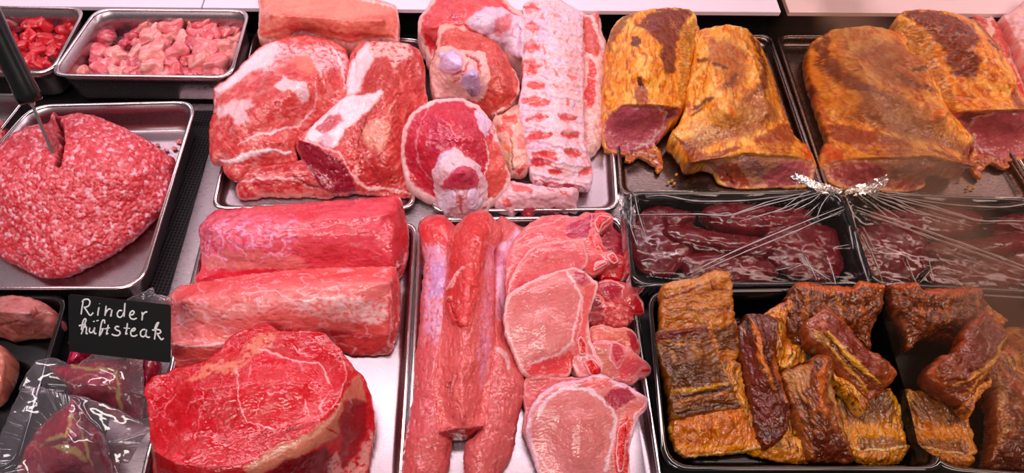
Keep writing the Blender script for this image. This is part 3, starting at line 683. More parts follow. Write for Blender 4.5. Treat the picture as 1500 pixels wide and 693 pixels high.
# right shoulder piece with a cut shank face
o = body('pork_shoulder', tB, [(530,250,5),(536,200,6),(545,170,6.6),(580,142,7),(640,138,7.2),(700,142,7),(740,150,6.8),(775,175,6.4),(790,230,5.8),(792,300,5),(800,360,4.2),(770,400,3.6),(765,500,2.4),(770,600,1.4),(765,640,1.0),(740,668,.9),(700,664,1),(640,660,1),(560,648,1.2),(520,656,1.2),(470,655,1.2),(440,640,1.6),(415,605,2.4),(395,570,3.0),(372,530,3.6),(356,495,4.6),(360,460,5.6),(390,440,6.0),(420,415,6.2),(455,380,6.3),(500,340,6.4),(520,310,6)],
  [('fill',(208,80,72)),('fold',(150,24,34),dict(a=62,l=6,w=1.2,disp=0.2,k=.55)),('grain',(190,62,54),dict(a=62,l=5,w=.45,k=.6,disp=.06)),('grain',(228,124,106),dict(a=62,l=4,w=.3,t=.05,k=.55)),
   ('p',(176,58,48),dict(p=[(740,160),(790,200),(795,300),(770,330),(750,280),(730,200)],k=.6,soft=14)),
   ('p',(184,64,52),dict(p=[(620,200),(700,190),(730,240),(700,280),(650,330),(600,430),(580,500),(560,470),(600,360),(560,330),(560,260)],k=.6,soft=24)),
   ('p',FAT,dict(p=[(560,180),(600,145),(620,200),(590,250),(570,310),(530,320),(530,240)],k=.85,soft=12,disp=.1)),
   ('p',(244,206,184),dict(p=[(600,150),(660,142),(730,150),(752,190),(720,200),(690,230),(660,190),(610,190)],k=.8,soft=10,br=-.1)),
   ('p',FAT,dict(p=[(540,320),(580,325),(640,305),(650,318),(600,370),(560,420),(520,440),(500,480),(480,500),(430,480),(385,470),(400,430),(450,385),(500,345)],k=.92,soft=12,disp=.08)),
   ('p',(196,56,70),dict(p=[(420,440),(460,400),(505,385),(518,410),(480,440),(450,455)],k=.85,soft=10)),
   ('p',(206,150,160),dict(p=[(425,470),(455,448),(490,470),(470,498),(440,490)],k=.6,soft=10)),
   ('p',(236,172,142),dict(p=[(580,430),(620,410),(670,410),(680,440),(640,520),(600,510),(580,470)],k=.75,soft=16,disp=.1)),
   ('s',(240,190,160),dict(w=10,p=[(692,340),(660,390),(620,420)],k=.8)),('s',(130,40,44),dict(w=8,p=[(600,390),(575,440),(560,500)],k=.6,disp=-.2)),
   ('s',(240,196,168),dict(w=10,p=[(790,350),(740,420),(735,450)],k=.7)),
   ('p',(150,28,52),dict(p=[(360,480),(395,480),(440,500),(500,540),(540,590),(560,650),(500,656),(440,640),(400,580),(360,520)],k=.95,soft=6)),
   ('vein',(222,140,150),dict(sc=1.1,w=.07,k=.7,a=-50,ra=2.5,m=[(356,470),(430,490),(540,580),(560,655),(440,645),(360,520)],ms=6)),
   ('s',(240,180,170),dict(w=8,p=[(362,468),(420,484),(500,520),(545,590),(600,640)],k=.9,disp=.05)),
   ('p',(190,50,56),dict(p=[(570,480),(620,500),(680,560),(650,620),(600,640),(570,580)],k=.6,soft=18)),
   ('s',(244,204,190),dict(w=12,p=[(560,560),(556,610),(600,640),(680,640),(740,655)],k=.75,br=0)),
   ('vein',(238,176,156),dict(sc=2.4,w=.05,k=.5,a=62,ra=2.5)),('rim',(236,170,158),dict(w=4,k=.4))],
  lines=[[(360,470,5.8),(420,488,5.6),(500,540,4.4),(550,600,2.8)],[(640,220,8.6),(650,400,7.0),(660,560,4.0)]], dome=.9, base=.5, lumps=((2.6,.28),(.9,.07)))
tag(o, 'pork shoulder piece with long red muscle folds and dark red cut end', 'pork shoulder')

# two loins
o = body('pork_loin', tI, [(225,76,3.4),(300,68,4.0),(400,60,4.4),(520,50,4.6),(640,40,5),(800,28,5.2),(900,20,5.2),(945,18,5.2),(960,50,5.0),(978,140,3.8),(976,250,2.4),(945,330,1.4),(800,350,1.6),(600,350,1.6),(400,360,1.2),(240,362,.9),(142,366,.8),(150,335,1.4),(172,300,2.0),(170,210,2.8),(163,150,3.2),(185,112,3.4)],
  [('fill',(230,96,104)),('fold',(200,56,70),dict(a=8,l=5,w=1.4,disp=0.07,k=.55)),('grain',(232,116,110),dict(a=8,l=6,w=.5,k=.5,disp=.03)),('mot',(214,70,80),dict(sc=3,k=.4)),
   ('p',(238,150,160),dict(p=[(165,120),(300,80),(430,90),(540,130),(560,200),(430,240),(300,270),(180,280),(170,200)],k=.6,soft=60,br=0)),
   ('p',(236,150,136),dict(p=[(180,260),(280,235),(420,235),(560,262),(600,290),(480,310),(330,300),(200,310)],k=.85,soft=16,disp=.06)),
   ('s',(226,60,84),dict(w=14,p=[(190,210),(230,200)],k=.7)),('s',(210,50,70),dict(w=14,p=[(270,160),(320,130)],k=.6)),('s',(228,110,110),dict(w=26,p=[(440,200),(500,215)],k=.8)),
   ('s',(224,50,72),dict(w=30,p=[(150,350),(240,335),(340,320),(460,310)],k=.8)),
   ('vein',(250,196,214),dict(sc=1.7,w=.10,k=.8,patch=0,a=10,ra=1.8,m=[(165,110),(540,100),(580,260),(180,300)],ms=20)),  # lilac network painted in for the glints on this end
   ('vein',(244,170,160),dict(sc=2.6,w=.05,k=.4,a=5,ra=2)),
   ('p',(206,66,70),dict(p=[(925,20),(960,30),(985,140),(978,260),(940,330),(915,300),(905,150)],k=.85,soft=8)),('s',(244,190,180),dict(w=5,p=[(948,20),(965,60),(980,150),(972,250),(942,330)],k=.9,taper=0)),
   ('s',(190,40,60),dict(w=8,p=[(795,100),(805,125)],k=.9,disp=-.1))],
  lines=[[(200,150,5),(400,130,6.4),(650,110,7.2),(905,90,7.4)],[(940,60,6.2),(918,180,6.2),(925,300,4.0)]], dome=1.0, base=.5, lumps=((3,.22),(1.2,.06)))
tag(o, 'upper pork loin in the middle tray, glossy pink with lilac glints painted on one end', 'pork loin', 'pork loins in the middle tray')
o = body('pork_loin', tI, [(28,440,3.2),(45,412,3.6),(72,382,3.8),(110,366,4.2),(200,350,4.8),(300,334,5),(420,318,5.4),(550,305,5.8),(700,298,6),(800,295,6),(890,293,6),(930,297,5.8),(942,330,5.4),(945,420,4.0),(943,500,3.0),(925,590,1.4),(905,634,.9),(850,637,.9),(760,636,1),(700,620,1),(600,640,1),(400,650,1),(300,690,.8),(180,690,.7),(90,694,.7),(65,690,.8),(58,650,1.4),(55,612,2.2),(52,595,2.6),(50,520,3.0),(36,470,3.2)],
  [('fill',(238,134,124)),('fold',(206,80,76),dict(a=6,l=5,w=1.4,disp=0.08,k=.55)),('grain',(234,146,126),dict(a=6,l=6,w=.5,k=.5,disp=.03)),('p',(230,76,76),dict(p=[(110,366),(300,334),(550,305),(930,297),(930,340),(700,345),(400,370),(200,400),(60,430)],k=.6,soft=40)),
   ('p',(240,172,158),dict(p=[(60,480),(200,470),(400,420),(540,400),(560,440),(420,480),(260,510),(80,520)],k=.65,soft=24,br=0)),
   ('p',(244,196,180),dict(p=[(560,420),(700,400),(900,440),(912,500),(860,530),(760,510),(640,500),(560,470)],k=.9,soft=16,br=-.05,disp=.06)),
   ('p',(218,84,70),dict(p=[(780,500),(860,520),(905,500),(900,540),(850,560),(770,540)],k=.7,soft=14)),
   ('p',(196,62,60),dict(p=[(640,530),(760,560),(920,560),(905,640),(700,640),(640,600)],k=.8,soft=20)),
   ('s',(248,214,200),dict(w=10,p=[(52,600),(140,606),(230,600),(270,590)],k=.9,disp=.08)),('p',(214,90,80),dict(p=[(58,620),(250,610),(240,690),(60,692)],k=.8,soft=10)),
   ('s',(248,206,194),dict(w=6,p=[(330,400),(400,385),(470,395),(520,420)],k=.8)),('s',(248,206,194),dict(w=6,p=[(540,430),(560,470),(600,490)],k=.8)),
   ('vein',(252,216,206),dict(sc=2.2,w=.07,k=.5,patch=0,a=5,ra=2)),
   ('p',(212,80,72),dict(p=[(920,298),(942,300),(946,500),(925,600),(905,636),(900,560),(905,400)],k=.85,soft=8)),('s',(246,190,176),dict(w=5,p=[(912,380),(918,480),(905,600)],k=.7,taper=0))],
  lines=[[(100,430,5.4),(300,400,7.0),(600,370,7.8),(905,360,7.8)],[(912,400,6.6),(908,500,5.0),(895,600,2.4)],[(60,600,3.0),(250,600,3.0)]], dome=.8, base=.5, lumps=((3,.22),(1.2,.06)))
tag(o, 'lower pork loin behind the chalkboard sign, with creamy fat streaks', 'pork loin', 'pork loins in the middle tray')

# big beef cut
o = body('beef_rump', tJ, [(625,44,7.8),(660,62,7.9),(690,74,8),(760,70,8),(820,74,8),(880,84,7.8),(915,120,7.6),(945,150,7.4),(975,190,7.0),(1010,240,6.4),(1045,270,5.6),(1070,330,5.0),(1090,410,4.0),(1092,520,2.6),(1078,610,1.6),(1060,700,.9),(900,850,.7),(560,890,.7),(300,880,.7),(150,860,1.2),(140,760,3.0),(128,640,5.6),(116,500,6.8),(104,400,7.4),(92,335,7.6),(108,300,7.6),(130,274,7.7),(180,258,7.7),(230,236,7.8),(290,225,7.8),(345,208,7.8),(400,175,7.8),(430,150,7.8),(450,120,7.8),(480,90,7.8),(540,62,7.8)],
  [('fill',(198,16,40)),('fold',(150,4,20),dict(a=-20,l=1.6,w=.9,disp=.04,k=.45,t=.07)),('mot',(214,40,56),dict(sc=1.6,k=.6)),('grain',(188,12,32),dict(a=-20,l=1.6,w=.25,k=.45,bend=1.6,disp=.02)),('mot',(228,70,78),dict(sc=.6,t=.1,k=.4)),
   ('p',(226,62,66),dict(p=[(500,250),(560,180),(620,155),(720,190),(850,215),(900,290),(930,370),(880,440),(700,490),(560,480),(505,400)],k=.45,soft=40)),
   ('p',(228,144,112),dict(p=[(370,210),(450,195),(520,160),(540,120),(600,85),(680,80),(640,140),(580,180),(540,220),(490,260),(400,262),(330,290),(270,290),(330,250)],k=.85,soft=14,br=-.1,disp=.1)),
   ('p',(208,34,44),dict(p=[(425,185),(470,150),(525,170),(520,200),(450,215)],k=.8,soft=8)),
   ('s',(250,180,168),dict(w=9,p=[(590,155),(630,160),(700,190),(780,208),(850,215),(885,260),(900,300)],k=.9,taper=0,disp=.04)),
   ('s',(250,180,168),dict(w=6,p=[(500,240),(500,330),(508,400),(540,470),(600,485),(660,495)],k=.9,taper=0)),
   ('s',(250,180,168),dict(w=6,p=[(940,150),(960,210),(975,260),(950,360),(900,420)],k=.7)),
   ('s',(250,180,168),dict(w=5,p=[(735,130),(760,165),(800,150)],k=.8)),('s',(250,180,168),dict(w=5,p=[(760,165),(830,185)],k=.7)),
   ('s',(236,150,140),dict(w=14,p=[(845,115),(870,130)],k=.8)),('s',(250,180,168),dict(w=7,p=[(350,340),(345,370),(290,385)],k=.7)),
   ('s',(250,180,168),dict(w=8,p=[(630,335),(645,355),(665,340)],k=.8)),('s',(250,180,168),dict(w=5,p=[(610,350),(585,410),(580,440)],k=.7)),
   ('s',(250,180,168),dict(w=9,p=[(795,370),(800,410),(815,440)],k=.8)),('s',(250,180,168),dict(w=10,p=[(885,360),(860,410),(870,440)],k=.8)),('s',(250,180,168),dict(w=8,p=[(560,220),(555,275)],k=.6)),
   ('s',(250,180,168),dict(w=6,p=[(180,420),(200,375),(230,350)],k=.5)),('s',(250,180,168),dict(w=5,p=[(330,650),(365,610),(420,600)],k=.6)),
   ('vein',(244,140,138),dict(sc=1.8,w=.06,k=.8)),('vein',(240,150,146),dict(sc=.9,w=.05,k=.5,m=[(500,200),(930,200),(930,440),(560,480)],ms=30)),
   ('s',(140,6,22),dict(w=9,p=[(680,520),(760,495),(850,478)],k=.8,disp=-.15)),
   ('p',(200,130,100),dict(p=[(520,670),(640,590),(800,520),(900,450),(960,370),(1000,280),(1040,262),(1062,380),(1010,400),(960,470),(930,540),(880,560),(800,600),(700,640),(600,700),(560,720)],k=.9,soft=10,disp=.08)),
   ('p',(226,170,140),dict(p=[(540,668),(680,585),(830,520),(915,440),(950,380),(930,440),(860,520),(700,600),(560,680)],k=.7,soft=6)),
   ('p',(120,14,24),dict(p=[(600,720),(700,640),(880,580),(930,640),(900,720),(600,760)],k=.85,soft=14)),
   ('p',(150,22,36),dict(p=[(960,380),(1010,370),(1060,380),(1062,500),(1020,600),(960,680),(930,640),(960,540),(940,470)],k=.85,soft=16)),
   ('p',(222,172,150),dict(p=[(1075,500),(1095,540),(1060,700),(900,720),(890,640),(930,600),(960,680),(1020,620)],k=.7,soft=14,br=-.1)),
   ('s',(170,16,30),dict(w=10,p=[(885,500),(930,520)],k=.9)),
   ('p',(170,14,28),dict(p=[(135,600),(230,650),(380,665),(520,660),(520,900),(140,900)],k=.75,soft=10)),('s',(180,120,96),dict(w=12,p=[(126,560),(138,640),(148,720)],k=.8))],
  lines=[[(960,300,8.3),(945,360,8.3),(900,430,8.3),(800,505,8.3),(640,590,8.3),(530,655,8.3),(380,668,8.3),(230,652,8.3),(135,600,7.6)],[(300,330,8.7),(600,300,9.0),(800,300,8.8)]],
  dome=.3, base=.5, res=1.6, lumps=((2.2,.10),(.7,.035)), flats=())
tag(o, 'huge bright red beef cut with thin white veins at the bottom', 'beef cut')
# ================================================================ KNUCKLES AND RIB RACKS
o = body('pork_rib_rack', tP5, [(492,80,5.6),(530,92,5.6),(560,86,5.6),(580,74,5.6),(596,90,5.6),(612,150,5.2),(618,210,5.0),(640,260,4.8),(646,310,4.4),(640,370,4.0),(636,470,3.6),(634,600,3.0),(632,720,2.4),(620,860,1.8),(612,900,1.5),(560,990,1.0),(500,1000,1.0),(480,900,2),(470,600,3),(470,300,4.4),(476,120,5.4)],
  [('fill',(238,200,180)),('mot',(244,216,196),dict(sc=.8,k=.6)),('p',(206,92,80),dict(p=[(495,100),(540,110),(560,170),(590,230),(600,300),(590,362),(550,350),(500,330)],k=.92,soft=8)),
   ('p',(214,60,56),dict(p=[(535,360),(560,380),(574,440),(572,560),(570,660),(540,690),(520,690),(508,600),(525,520),(528,420)],k=.92,soft=7)),('p',(214,66,62),dict(p=[(562,90),(590,80),(598,130),(590,190),(575,150),(560,130)],k=.8,soft=6)),
   ('s',(240,196,180),dict(w=8,p=[(520,490),(575,510)],k=.8)),('s',(240,206,186),dict(w=10,p=[(500,350),(600,370)],k=.8)),('mot',(222,120,104),dict(sc=.7,t=.15,k=.5))], dome=.9, base=.6, lumps=((1.4,.22),(.5,.08)))
tag(o, 'narrow pork rib strip showing behind the right edge of the long rack', 'rib rack')
o = body('pork_rib_rack', tP6, [(110,30,4.2),(170,10,4.4),(200,60,4.6),(200,200,4.2),(205,330,3.2),(200,380,2.6),(160,410,2.0),(130,405,2.0),(100,410,1.8),(80,380,2),(60,330,2.4),(40,230,3.2),(10,120,3.8),(20,80,4.2),(70,60,4.4)],
  [('fill',(232,176,150)),('mot',(242,206,176),dict(sc=.8,k=.6)),('p',(222,90,74),dict(p=[(60,80),(140,60),(150,120),(100,110),(60,130)],k=.8,soft=8)),('p',(222,84,70),dict(p=[(30,130),(100,120),(130,180),(120,200),(70,160),(30,170)],k=.75,soft=8)),
   ('p',(232,140,90),dict(p=[(60,220),(110,250),(110,280),(70,270)],k=.8,soft=8)),('p',(200,170,110),dict(p=[(75,290),(110,300),(100,400),(80,370)],k=.7,soft=8)),('p',(226,96,80),dict(p=[(150,180),(185,190),(190,260),(150,260)],k=.7,soft=8)),
   ('p',(206,40,44),dict(p=[(135,390),(190,345),(205,355),(160,412)],k=.85,soft=5)),('s',(120,30,30),dict(w=8,p=[(110,210),(115,330),(125,390)],k=.7,disp=-.3,taper=0))], dome=.8, base=.6, lumps=((1.2,.25),(.5,.08)))
tag(o, 'yellowish pork rib piece between the front knuckle and the long rack', 'rib rack')
o = body('pork_rib_piece', tP6, [(105,442,3.4),(150,450,3.8),(230,462,4.0),(330,478,4.0),(420,478,4.0),(470,484,3.8),(492,500,3.4),(490,530,2.6),(478,570,2.0),(488,606,1.4),(470,612,1.3),(450,600,1.4),(420,622,.9),(300,618,.9),(255,620,.9),(215,664,.7),(190,650,.8),(150,610,1.0),(120,640,.8),(60,622,1.0),(22,590,1.6),(20,555,2.2),(50,520,2.8),(80,480,3.2)],
  [('fill',(240,186,180)),('mot',(246,214,206),dict(sc=.7,k=.6)),('p',(224,90,76),dict(p=[(110,455),(200,470),(236,500),(220,516),(170,500),(110,490)],k=.85,soft=8)),('p',(222,80,68),dict(p=[(58,545),(100,535),(122,570),(110,598),(70,580)],k=.8,soft=8)),
   ('p',(226,92,80),dict(p=[(310,486),(350,490),(360,515),(330,505)],k=.8,soft=6)),('p',(226,92,80),dict(p=[(370,486),(430,500),(440,528),(400,515)],k=.8,soft=6)),
   ('p',(176,24,44),dict(p=[(130,600),(250,590),(380,600),(410,605),(400,625),(300,620),(215,662),(180,645)],k=.9,soft=6))], dome=.9, base=.5, lumps=((1.3,.2),(.5,.07)))
tag(o, 'short pale pink rib piece lying crosswise below the long rack', 'rib piece')
# long rack with eleven rib bones
lean = (222, 84, 76)
rk = [('fill',(246,200,188)),('mot',(246,220,210),dict(sc=.9,k=.7)),('mot',(222,200,212),dict(sc=1.2,t=.1,k=.6)),('mot',(226,110,96),dict(sc=.6,t=.3,k=.5))]
P56 = lambda x, y: ((x/3.85+720-740)*4.331, (y/3.85+150)*4.331)
for (x, y, w_, x2, y2) in ((115,50,44,215,60),(150,170,60,200,180),(140,290,62,200,300),(130,400,60,200,420),(130,450,60,190,465),(150,535,50,240,545),(120,640,46,270,640)):
    rk.append(('s', (226,90,78), dict(w=w_*1.45, p=[(x,y),(x2,y2)], k=.95, disp=-.1)))
for (a, b, c, d, w_) in ((200,100,310,80,34),(195,215,330,180,46),(240,290,360,290,30),(235,340,360,320,50),(330,400,390,390,36),(385,80,470,90,36),(400,170,490,190,34),(420,270,500,290,34),(500,400,560,380,30)):
    p0 = P56(a, b); p1 = P56(c, d); rk.append(('s', (214,74,66), dict(w=w_*1.6, p=[p0, ((p0[0]+p1[0])/2, (p0[1]+p1[1])/2-4), p1], k=.97, disp=-.12)))
for (a, b, c, d, w_) in ((290,85,350,105,22),(230,90,240,130,26),(345,240,360,250,20),(400,235,395,260,22),(310,205,325,210,16),(300,440,345,480,20),(240,290,250,350,24),(250,390,255,430,26),(300,540,350,560,22),(380,630,400,670,30),(400,480,450,500,20),(410,570,450,580,16),(470,330,490,350,18)):
    rk.append(('s', (226,104,80), dict(w=w_, p=[(a,b),(c,d)], k=.75)))
for k in range(11):                                    # rib bones: pale raised bars
    y = 70+k*104; rk.append(('s', (238,212,206), dict(w=24, p=[(118-k*1.5,y),(220,y-6),(340,y+26),(480+k*6,y+58)], k=.35, disp=.26, taper=0)))
    rk.append(('s', (232,150,136), dict(w=12, p=[(118,y+46),(240,y+40),(360,y+72),(480+k*6,y+100)], k=.25, disp=-.16, taper=0)))
rk += [('p', (222,150,130), dict(p=[(400,300),(460,320),(470,560),(400,540)], k=.3, soft=30)), ('vein', (250,228,216), dict(sc=1.6, w=.09, k=.6, a=-15, ra=2)),
       ('s', (190,34,40), dict(w=16, p=[P56(240,440), P56(350,455), P56(420,465), P56(530,482)], k=.8)), ('s', (232,110,104), dict(w=10, p=[(492,100),(496,400),(500,650),P56(530,250),P56(568,400)], k=.6, taper=0)),
       ('p', (196,36,60), dict(p=[P56(240,300), P56(300,320), P56(280,370), P56(240,350)], k=.7, soft=12))]
rack = [(118,30,7.0),(160,0,7.2),(200,-30,7.4),(320,-30,7.6),(365,10,7.4),(440,50,7.2),(488,72,7.0),(494,120,6.8),(497,300,6.2),(500,450,5.8),(502,600,5.2)]+[P56(a,b)+(z,) for a,b,z in ((520,60,4.8),(530,200,4.2),(560,330,3.2),(575,400,2.6),(560,478,2.2),(530,486,2.2),(480,478,2.3),(420,464,2.4),(380,470,2.2),(340,474,2.2),(325,458,2.4),(270,456,2.6),(236,430,2.8),(222,380,3.2),(200,290,3.8),(185,180,4.6),(160,70,5.4),(155,0,5.8))]+[(108,540,6.0),(115,380,6.6),(124,250,7),(126,150,7.2),(112,80,7.1)]
o = body('pork_rib_rack', tP5, rack, rk, lines=[[(300,100,8.2),(310,400,7.2),(320,640,6.2),P56(350,200)+(5.4,),P56(380,380)+(4.0,)]], dome=.7, base=1.0, th=3.0, lumps=((1.2,.14),(.5,.05)), res=1.5)
tag(o, 'long pale pork rib rack with rows of ribs, running front to back', 'rib rack')
# knuckles
o = body('pork_knuckle', tP3, [(120,160,5.6),(130,110,6.2),(165,50,6.8),(200,0,7.2),(230,-60,7.4),(420,-90,7.6),(560,-60,7.6),(620,0,7.4),(660,40,7.2),(700,60,7.0),(722,80,6.6),(728,160,6.0),(726,240,5.4),(724,330,4.0),(700,340,3.8),(640,320,3.8),(600,260,4.2),(560,300,4),(400,300,4),(240,300,3.6),(215,340,3.2),(180,370,2.2),(172,330,2.8),(165,280,3.6),(135,220,4.6)],
  [('fill',(214,82,80)),('mot',(228,120,112),dict(sc=1.6,k=.6)),('grain',(222,96,88),dict(a=20,l=3,w=.3,k=.5)),('rim',(244,200,180),dict(w=24,k=.95)),
   ('p',(196,40,50),dict(p=[(160,195),(200,210),(225,260),(200,270),(165,240)],k=.8,soft=8)),
   ('p',(234,208,208),dict(p=[(400,120),(440,70),(520,40),(600,45),(660,80),(720,110),(725,330),(690,330),(640,290),(560,230),(480,190),(420,160)],k=.93,soft=12,disp=.15)),
   ('p',(224,110,104),dict(p=[(560,110),(640,80),(660,120),(640,170),(580,200),(540,170)],k=.75,soft=14)),('p',(176,140,156),dict(p=[(410,120),(450,90),(480,110),(430,150)],k=.5,soft=10)),
   ('s',(170,60,70),dict(w=7,p=[(690,140),(706,170),(698,195)],k=.8,disp=-.15)),('s',(214,120,120),dict(w=8,p=[(650,160),(660,200),(690,220)],k=.7)),
   ('s',(180,110,150),dict(w=14,p=[(320,75),(350,130)],k=.7)),('s',(240,180,160),dict(w=6,p=[(380,110),(400,60)],k=.5)),('vein',(240,170,160),dict(sc=1.6,w=.05,k=.6))],
  lines=[[(200,160,6.8),(350,60,8.0),(560,100,7.8)]], dome=1.2, base=.5, lumps=((1.8,.25),(.7,.09)))
tag(o, 'pork knuckle at the back, partly behind the other two knuckles', 'pork knuckle', None)
o = body('pork_knuckle', tP3, [(240,150,8.0),(262,132,8.1),(300,136,8.1),(350,150,8.0),(385,142,8.0),(410,170,8),(480,195,8),(560,235,7.8),(620,300,7.2),(640,350,6.8),(670,400,6.2),(696,460,5.4),(698,510,4.8),(680,560,4.0),(640,610,3.2),(590,640,2.8),(540,656,2.6),(500,650,2.6),(440,600,3),(380,570,3.4),(320,556,3.6),(260,562,3.4),(220,566,3.2),(205,520,3.8),(195,460,4.6),(190,390,5.6),(205,340,6.2),(222,280,7.0),(232,210,7.6)],
  [('fill',(206,86,70)),('grain',(186,60,48),dict(a=-50,l=2.5,w=.3,k=.5,disp=.04)),('mot',(222,120,100),dict(sc=1.6,t=.02,k=.55)),
   ('p',(240,186,160),dict(p=[(235,300),(228,220),(240,150),(300,130),(420,160),(410,180),(340,165),(280,180),(255,210),(250,260)],k=.95,soft=8,disp=.15)),
   ('p',(240,196,176),dict(p=[(190,400),(225,280),(300,265),(390,290),(500,300),(530,380),(520,500),(480,570),(400,560),(320,556),(220,570),(200,500)],k=.96,soft=12,disp=.2)),
   ('p',(238,172,156),dict(p=[(215,480),(290,500),(330,545),(230,560)],k=.5,soft=14)),
   ('p',(222,200,216),dict(p=[(250,380),(260,310),(320,290),(370,320),(380,360),(340,400),(270,400)],k=.95,soft=8,disp=.2)),
   ('p',(212,190,212),dict(p=[(365,450),(430,385),(470,430),(475,500),(440,525),(400,490)],k=.95,soft=8,disp=.18)),('p',(238,226,214),dict(p=[(370,470),(400,480),(432,495),(415,520),(380,505)],k=.95,soft=5,disp=.2)),
   ('s',(206,44,52),dict(w=24,p=[(400,310),(440,330),(470,370),(475,410)],k=.85,disp=-.35)),('s',(150,20,34),dict(w=12,p=[(420,310),(465,350)],k=.8,disp=-.3)),('s',(214,60,64),dict(w=20,p=[(330,420),(390,400),(410,360)],k=.8,disp=-.1)),('s',(216,80,76),dict(w=12,p=[(320,460),(360,440)],k=.8)),
   ('s',(240,180,160),dict(w=10,p=[(500,300),(510,360),(530,430),(500,540)],k=.8,disp=.08)),('s',(186,50,40),dict(w=14,p=[(560,530),(540,560),(510,580)],k=.6)),
   ('s',(244,196,172),dict(w=16,p=[(665,380),(696,450),(696,520),(650,600),(540,650)],k=.95,taper=0,disp=.05)),('s',(232,130,110),dict(w=14,p=[(645,380),(672,450),(668,520),(630,580),(540,620)],k=.6,taper=0)),
   ('s',(160,40,34),dict(w=8,p=[(495,340),(570,420),(600,480)],k=.5,disp=-.1)),('vein',(236,160,136),dict(sc=1.8,w=.05,k=.5))],
  lines=[[(300,330,9.4),(440,430,8.6)],[(560,330,8.6),(620,480,6.6),(560,600,4.4)]], dome=.9, base=.6, lumps=((1.6,.22),(.6,.1)), res=1.5)
kb = dict(pw=.5, base=.8, th=.5, mat='raw', res=1.2, lumps=((.8,.08),), jag=.3, ride=True)
part_of(o, body('bone_end', tP3, [(250,370,1.0),(262,320,1.0),(310,292,1.0),(355,305,1.0),(378,340,1.0),(372,378,1.0),(330,400,1.0),(275,396,1.0)], [('fill',(232,206,222)),('mot',(246,232,236),dict(sc=.7,k=.7)),('rim',(236,150,150),dict(w=9,k=.7))], dome=.45, **kb))
part_of(o, body('bone_end', tP3, [(368,448,1.0),(400,405,1.0),(432,388,1.0),(462,420,1.0),(474,470,1.0),(470,515,1.0),(440,525,1.0),(405,495,1.0)], [('fill',(206,184,206)),('p',(246,234,222),dict(p=[(370,470),(400,480),(436,492),(415,522),(380,505)],k=.9,soft=6)),('rim',(232,170,160),dict(w=6,k=.6))], dome=.3, **kb))
tag(o, 'middle pork knuckle with lilac cut bone joint and creamy rind', 'pork knuckle')
o = body('pork_knuckle', tP4, [(28,240,6.6),(38,180,7.4),(75,110,8.2),(130,60,8.8),(200,25,9.0),(280,12,9.0),(350,15,9.0),(420,40,8.8),(470,85,8.4),(510,140,8.0),(535,195,7.4),(555,260,6.8),(575,330,6.0),(608,420,4.8),(605,470,4.0),(570,520,3.2),(530,552,2.8),(500,570,2.6),(495,620,1.6),(440,640,1.2),(380,660,1.0),(330,672,.9),(290,650,1.0),(240,610,1.2),(215,570,2.0),(160,545,2.2),(105,510,2.6),(62,460,3.4),(38,380,4.6),(28,310,5.6)],
  [('fill',(206,60,74)),('mot',(216,84,92),dict(sc=1.4,k=.6)),('grain',(192,40,60),dict(a=-60,l=2.5,w=.25,k=.5,disp=.04)),('p',(190,44,84),dict(p=[(180,130),(250,120),(320,220),(330,260),(220,310),(180,270)],k=.55,soft=30)),
   ('p',(196,70,86),dict(p=[(330,70),(400,90),(440,200),(480,330),(470,400),(400,340),(340,240)],k=.6,soft=20,br=.05,sc=.3)),
   ('s',(232,150,150),dict(w=8,p=[(175,60),(120,190),(105,280),(130,370),(190,450)],k=.8,taper=0)),('s',(232,150,150),dict(w=7,p=[(215,110),(290,160),(330,240)],k=.8)),('s',(228,140,150),dict(w=6,p=[(180,160),(178,230),(190,280)],k=.6)),
   ('s',(236,170,170),dict(w=6,p=[(225,200),(250,210)],k=.8)),('vein',(228,150,150),dict(sc=1.5,w=.05,k=.5)),
   ('rim',(246,206,190),dict(w=22,k=.97)),
   ('p',(232,204,210),dict(p=[(425,80),(480,100),(505,150),(500,200),(480,220),(455,190),(430,130)],k=.9,soft=8)),('s',(222,110,110),dict(w=10,p=[(505,140),(528,200),(510,215)],k=.8)),
   ('p',(224,108,92),dict(p=[(480,230),(545,250),(575,330),(600,430),(560,520),(510,545),(480,480),(495,380)],k=.92,soft=10)),('s',(244,206,190),dict(w=14,p=[(610,420),(600,480),(555,530)],k=.9)),('s',(246,210,200),dict(w=9,p=[(470,230),(495,300),(490,380),(470,450)],k=.8)),
   ('p',(240,204,196),dict(p=[(200,400),(215,340),(260,300),(320,275),(380,330),(450,380),(490,480),(492,570),(440,640),(330,670),(240,610),(205,520)],k=.97,soft=10,disp=.25)),
   ('p',(200,180,196),dict(p=[(215,340),(260,300),(300,290),(260,340),(225,390)],k=.6,soft=12)),('s',(170,120,130),dict(w=22,p=[(298,370),(306,372)],k=.7)),
   ('p',(206,70,90),dict(p=[(245,470),(290,420),(350,385),(410,400),(435,440),(420,480),(360,492),(300,480),(260,490)],k=.92,soft=9,disp=.35)),
   ('p',(236,222,222),dict(p=[(240,540),(265,500),(310,495),(330,530),(325,590),(280,620),(245,590)],k=.95,soft=8,disp=.4)),('p',(232,218,220),dict(p=[(380,500),(425,490),(452,520),(445,580),(410,610),(375,590),(370,540)],k=.95,soft=8,disp=.4)),
   ('s',(206,90,90),dict(w=22,p=[(350,530),(345,580),(350,610)],k=.8,disp=-.3)),('s',(220,110,100),dict(w=9,p=[(235,560),(265,615),(320,630),(380,610)],k=.7)),('s',(170,30,50),dict(w=8,p=[(330,540),(335,570)],k=.7)),
   ('s',(230,190,140),dict(w=10,p=[(452,450),(470,520),(455,590)],k=.7))],
  lines=[[(120,250,7.8),(220,140,9.6),(330,140,9.8),(420,240,8.8)],[(260,400,7.6),(360,420,7.8)],[(350,520,5.4),(350,600,3.4)]], dome=.8, base=.6, lumps=((1.8,.2),(.6,.08)), res=1.4)
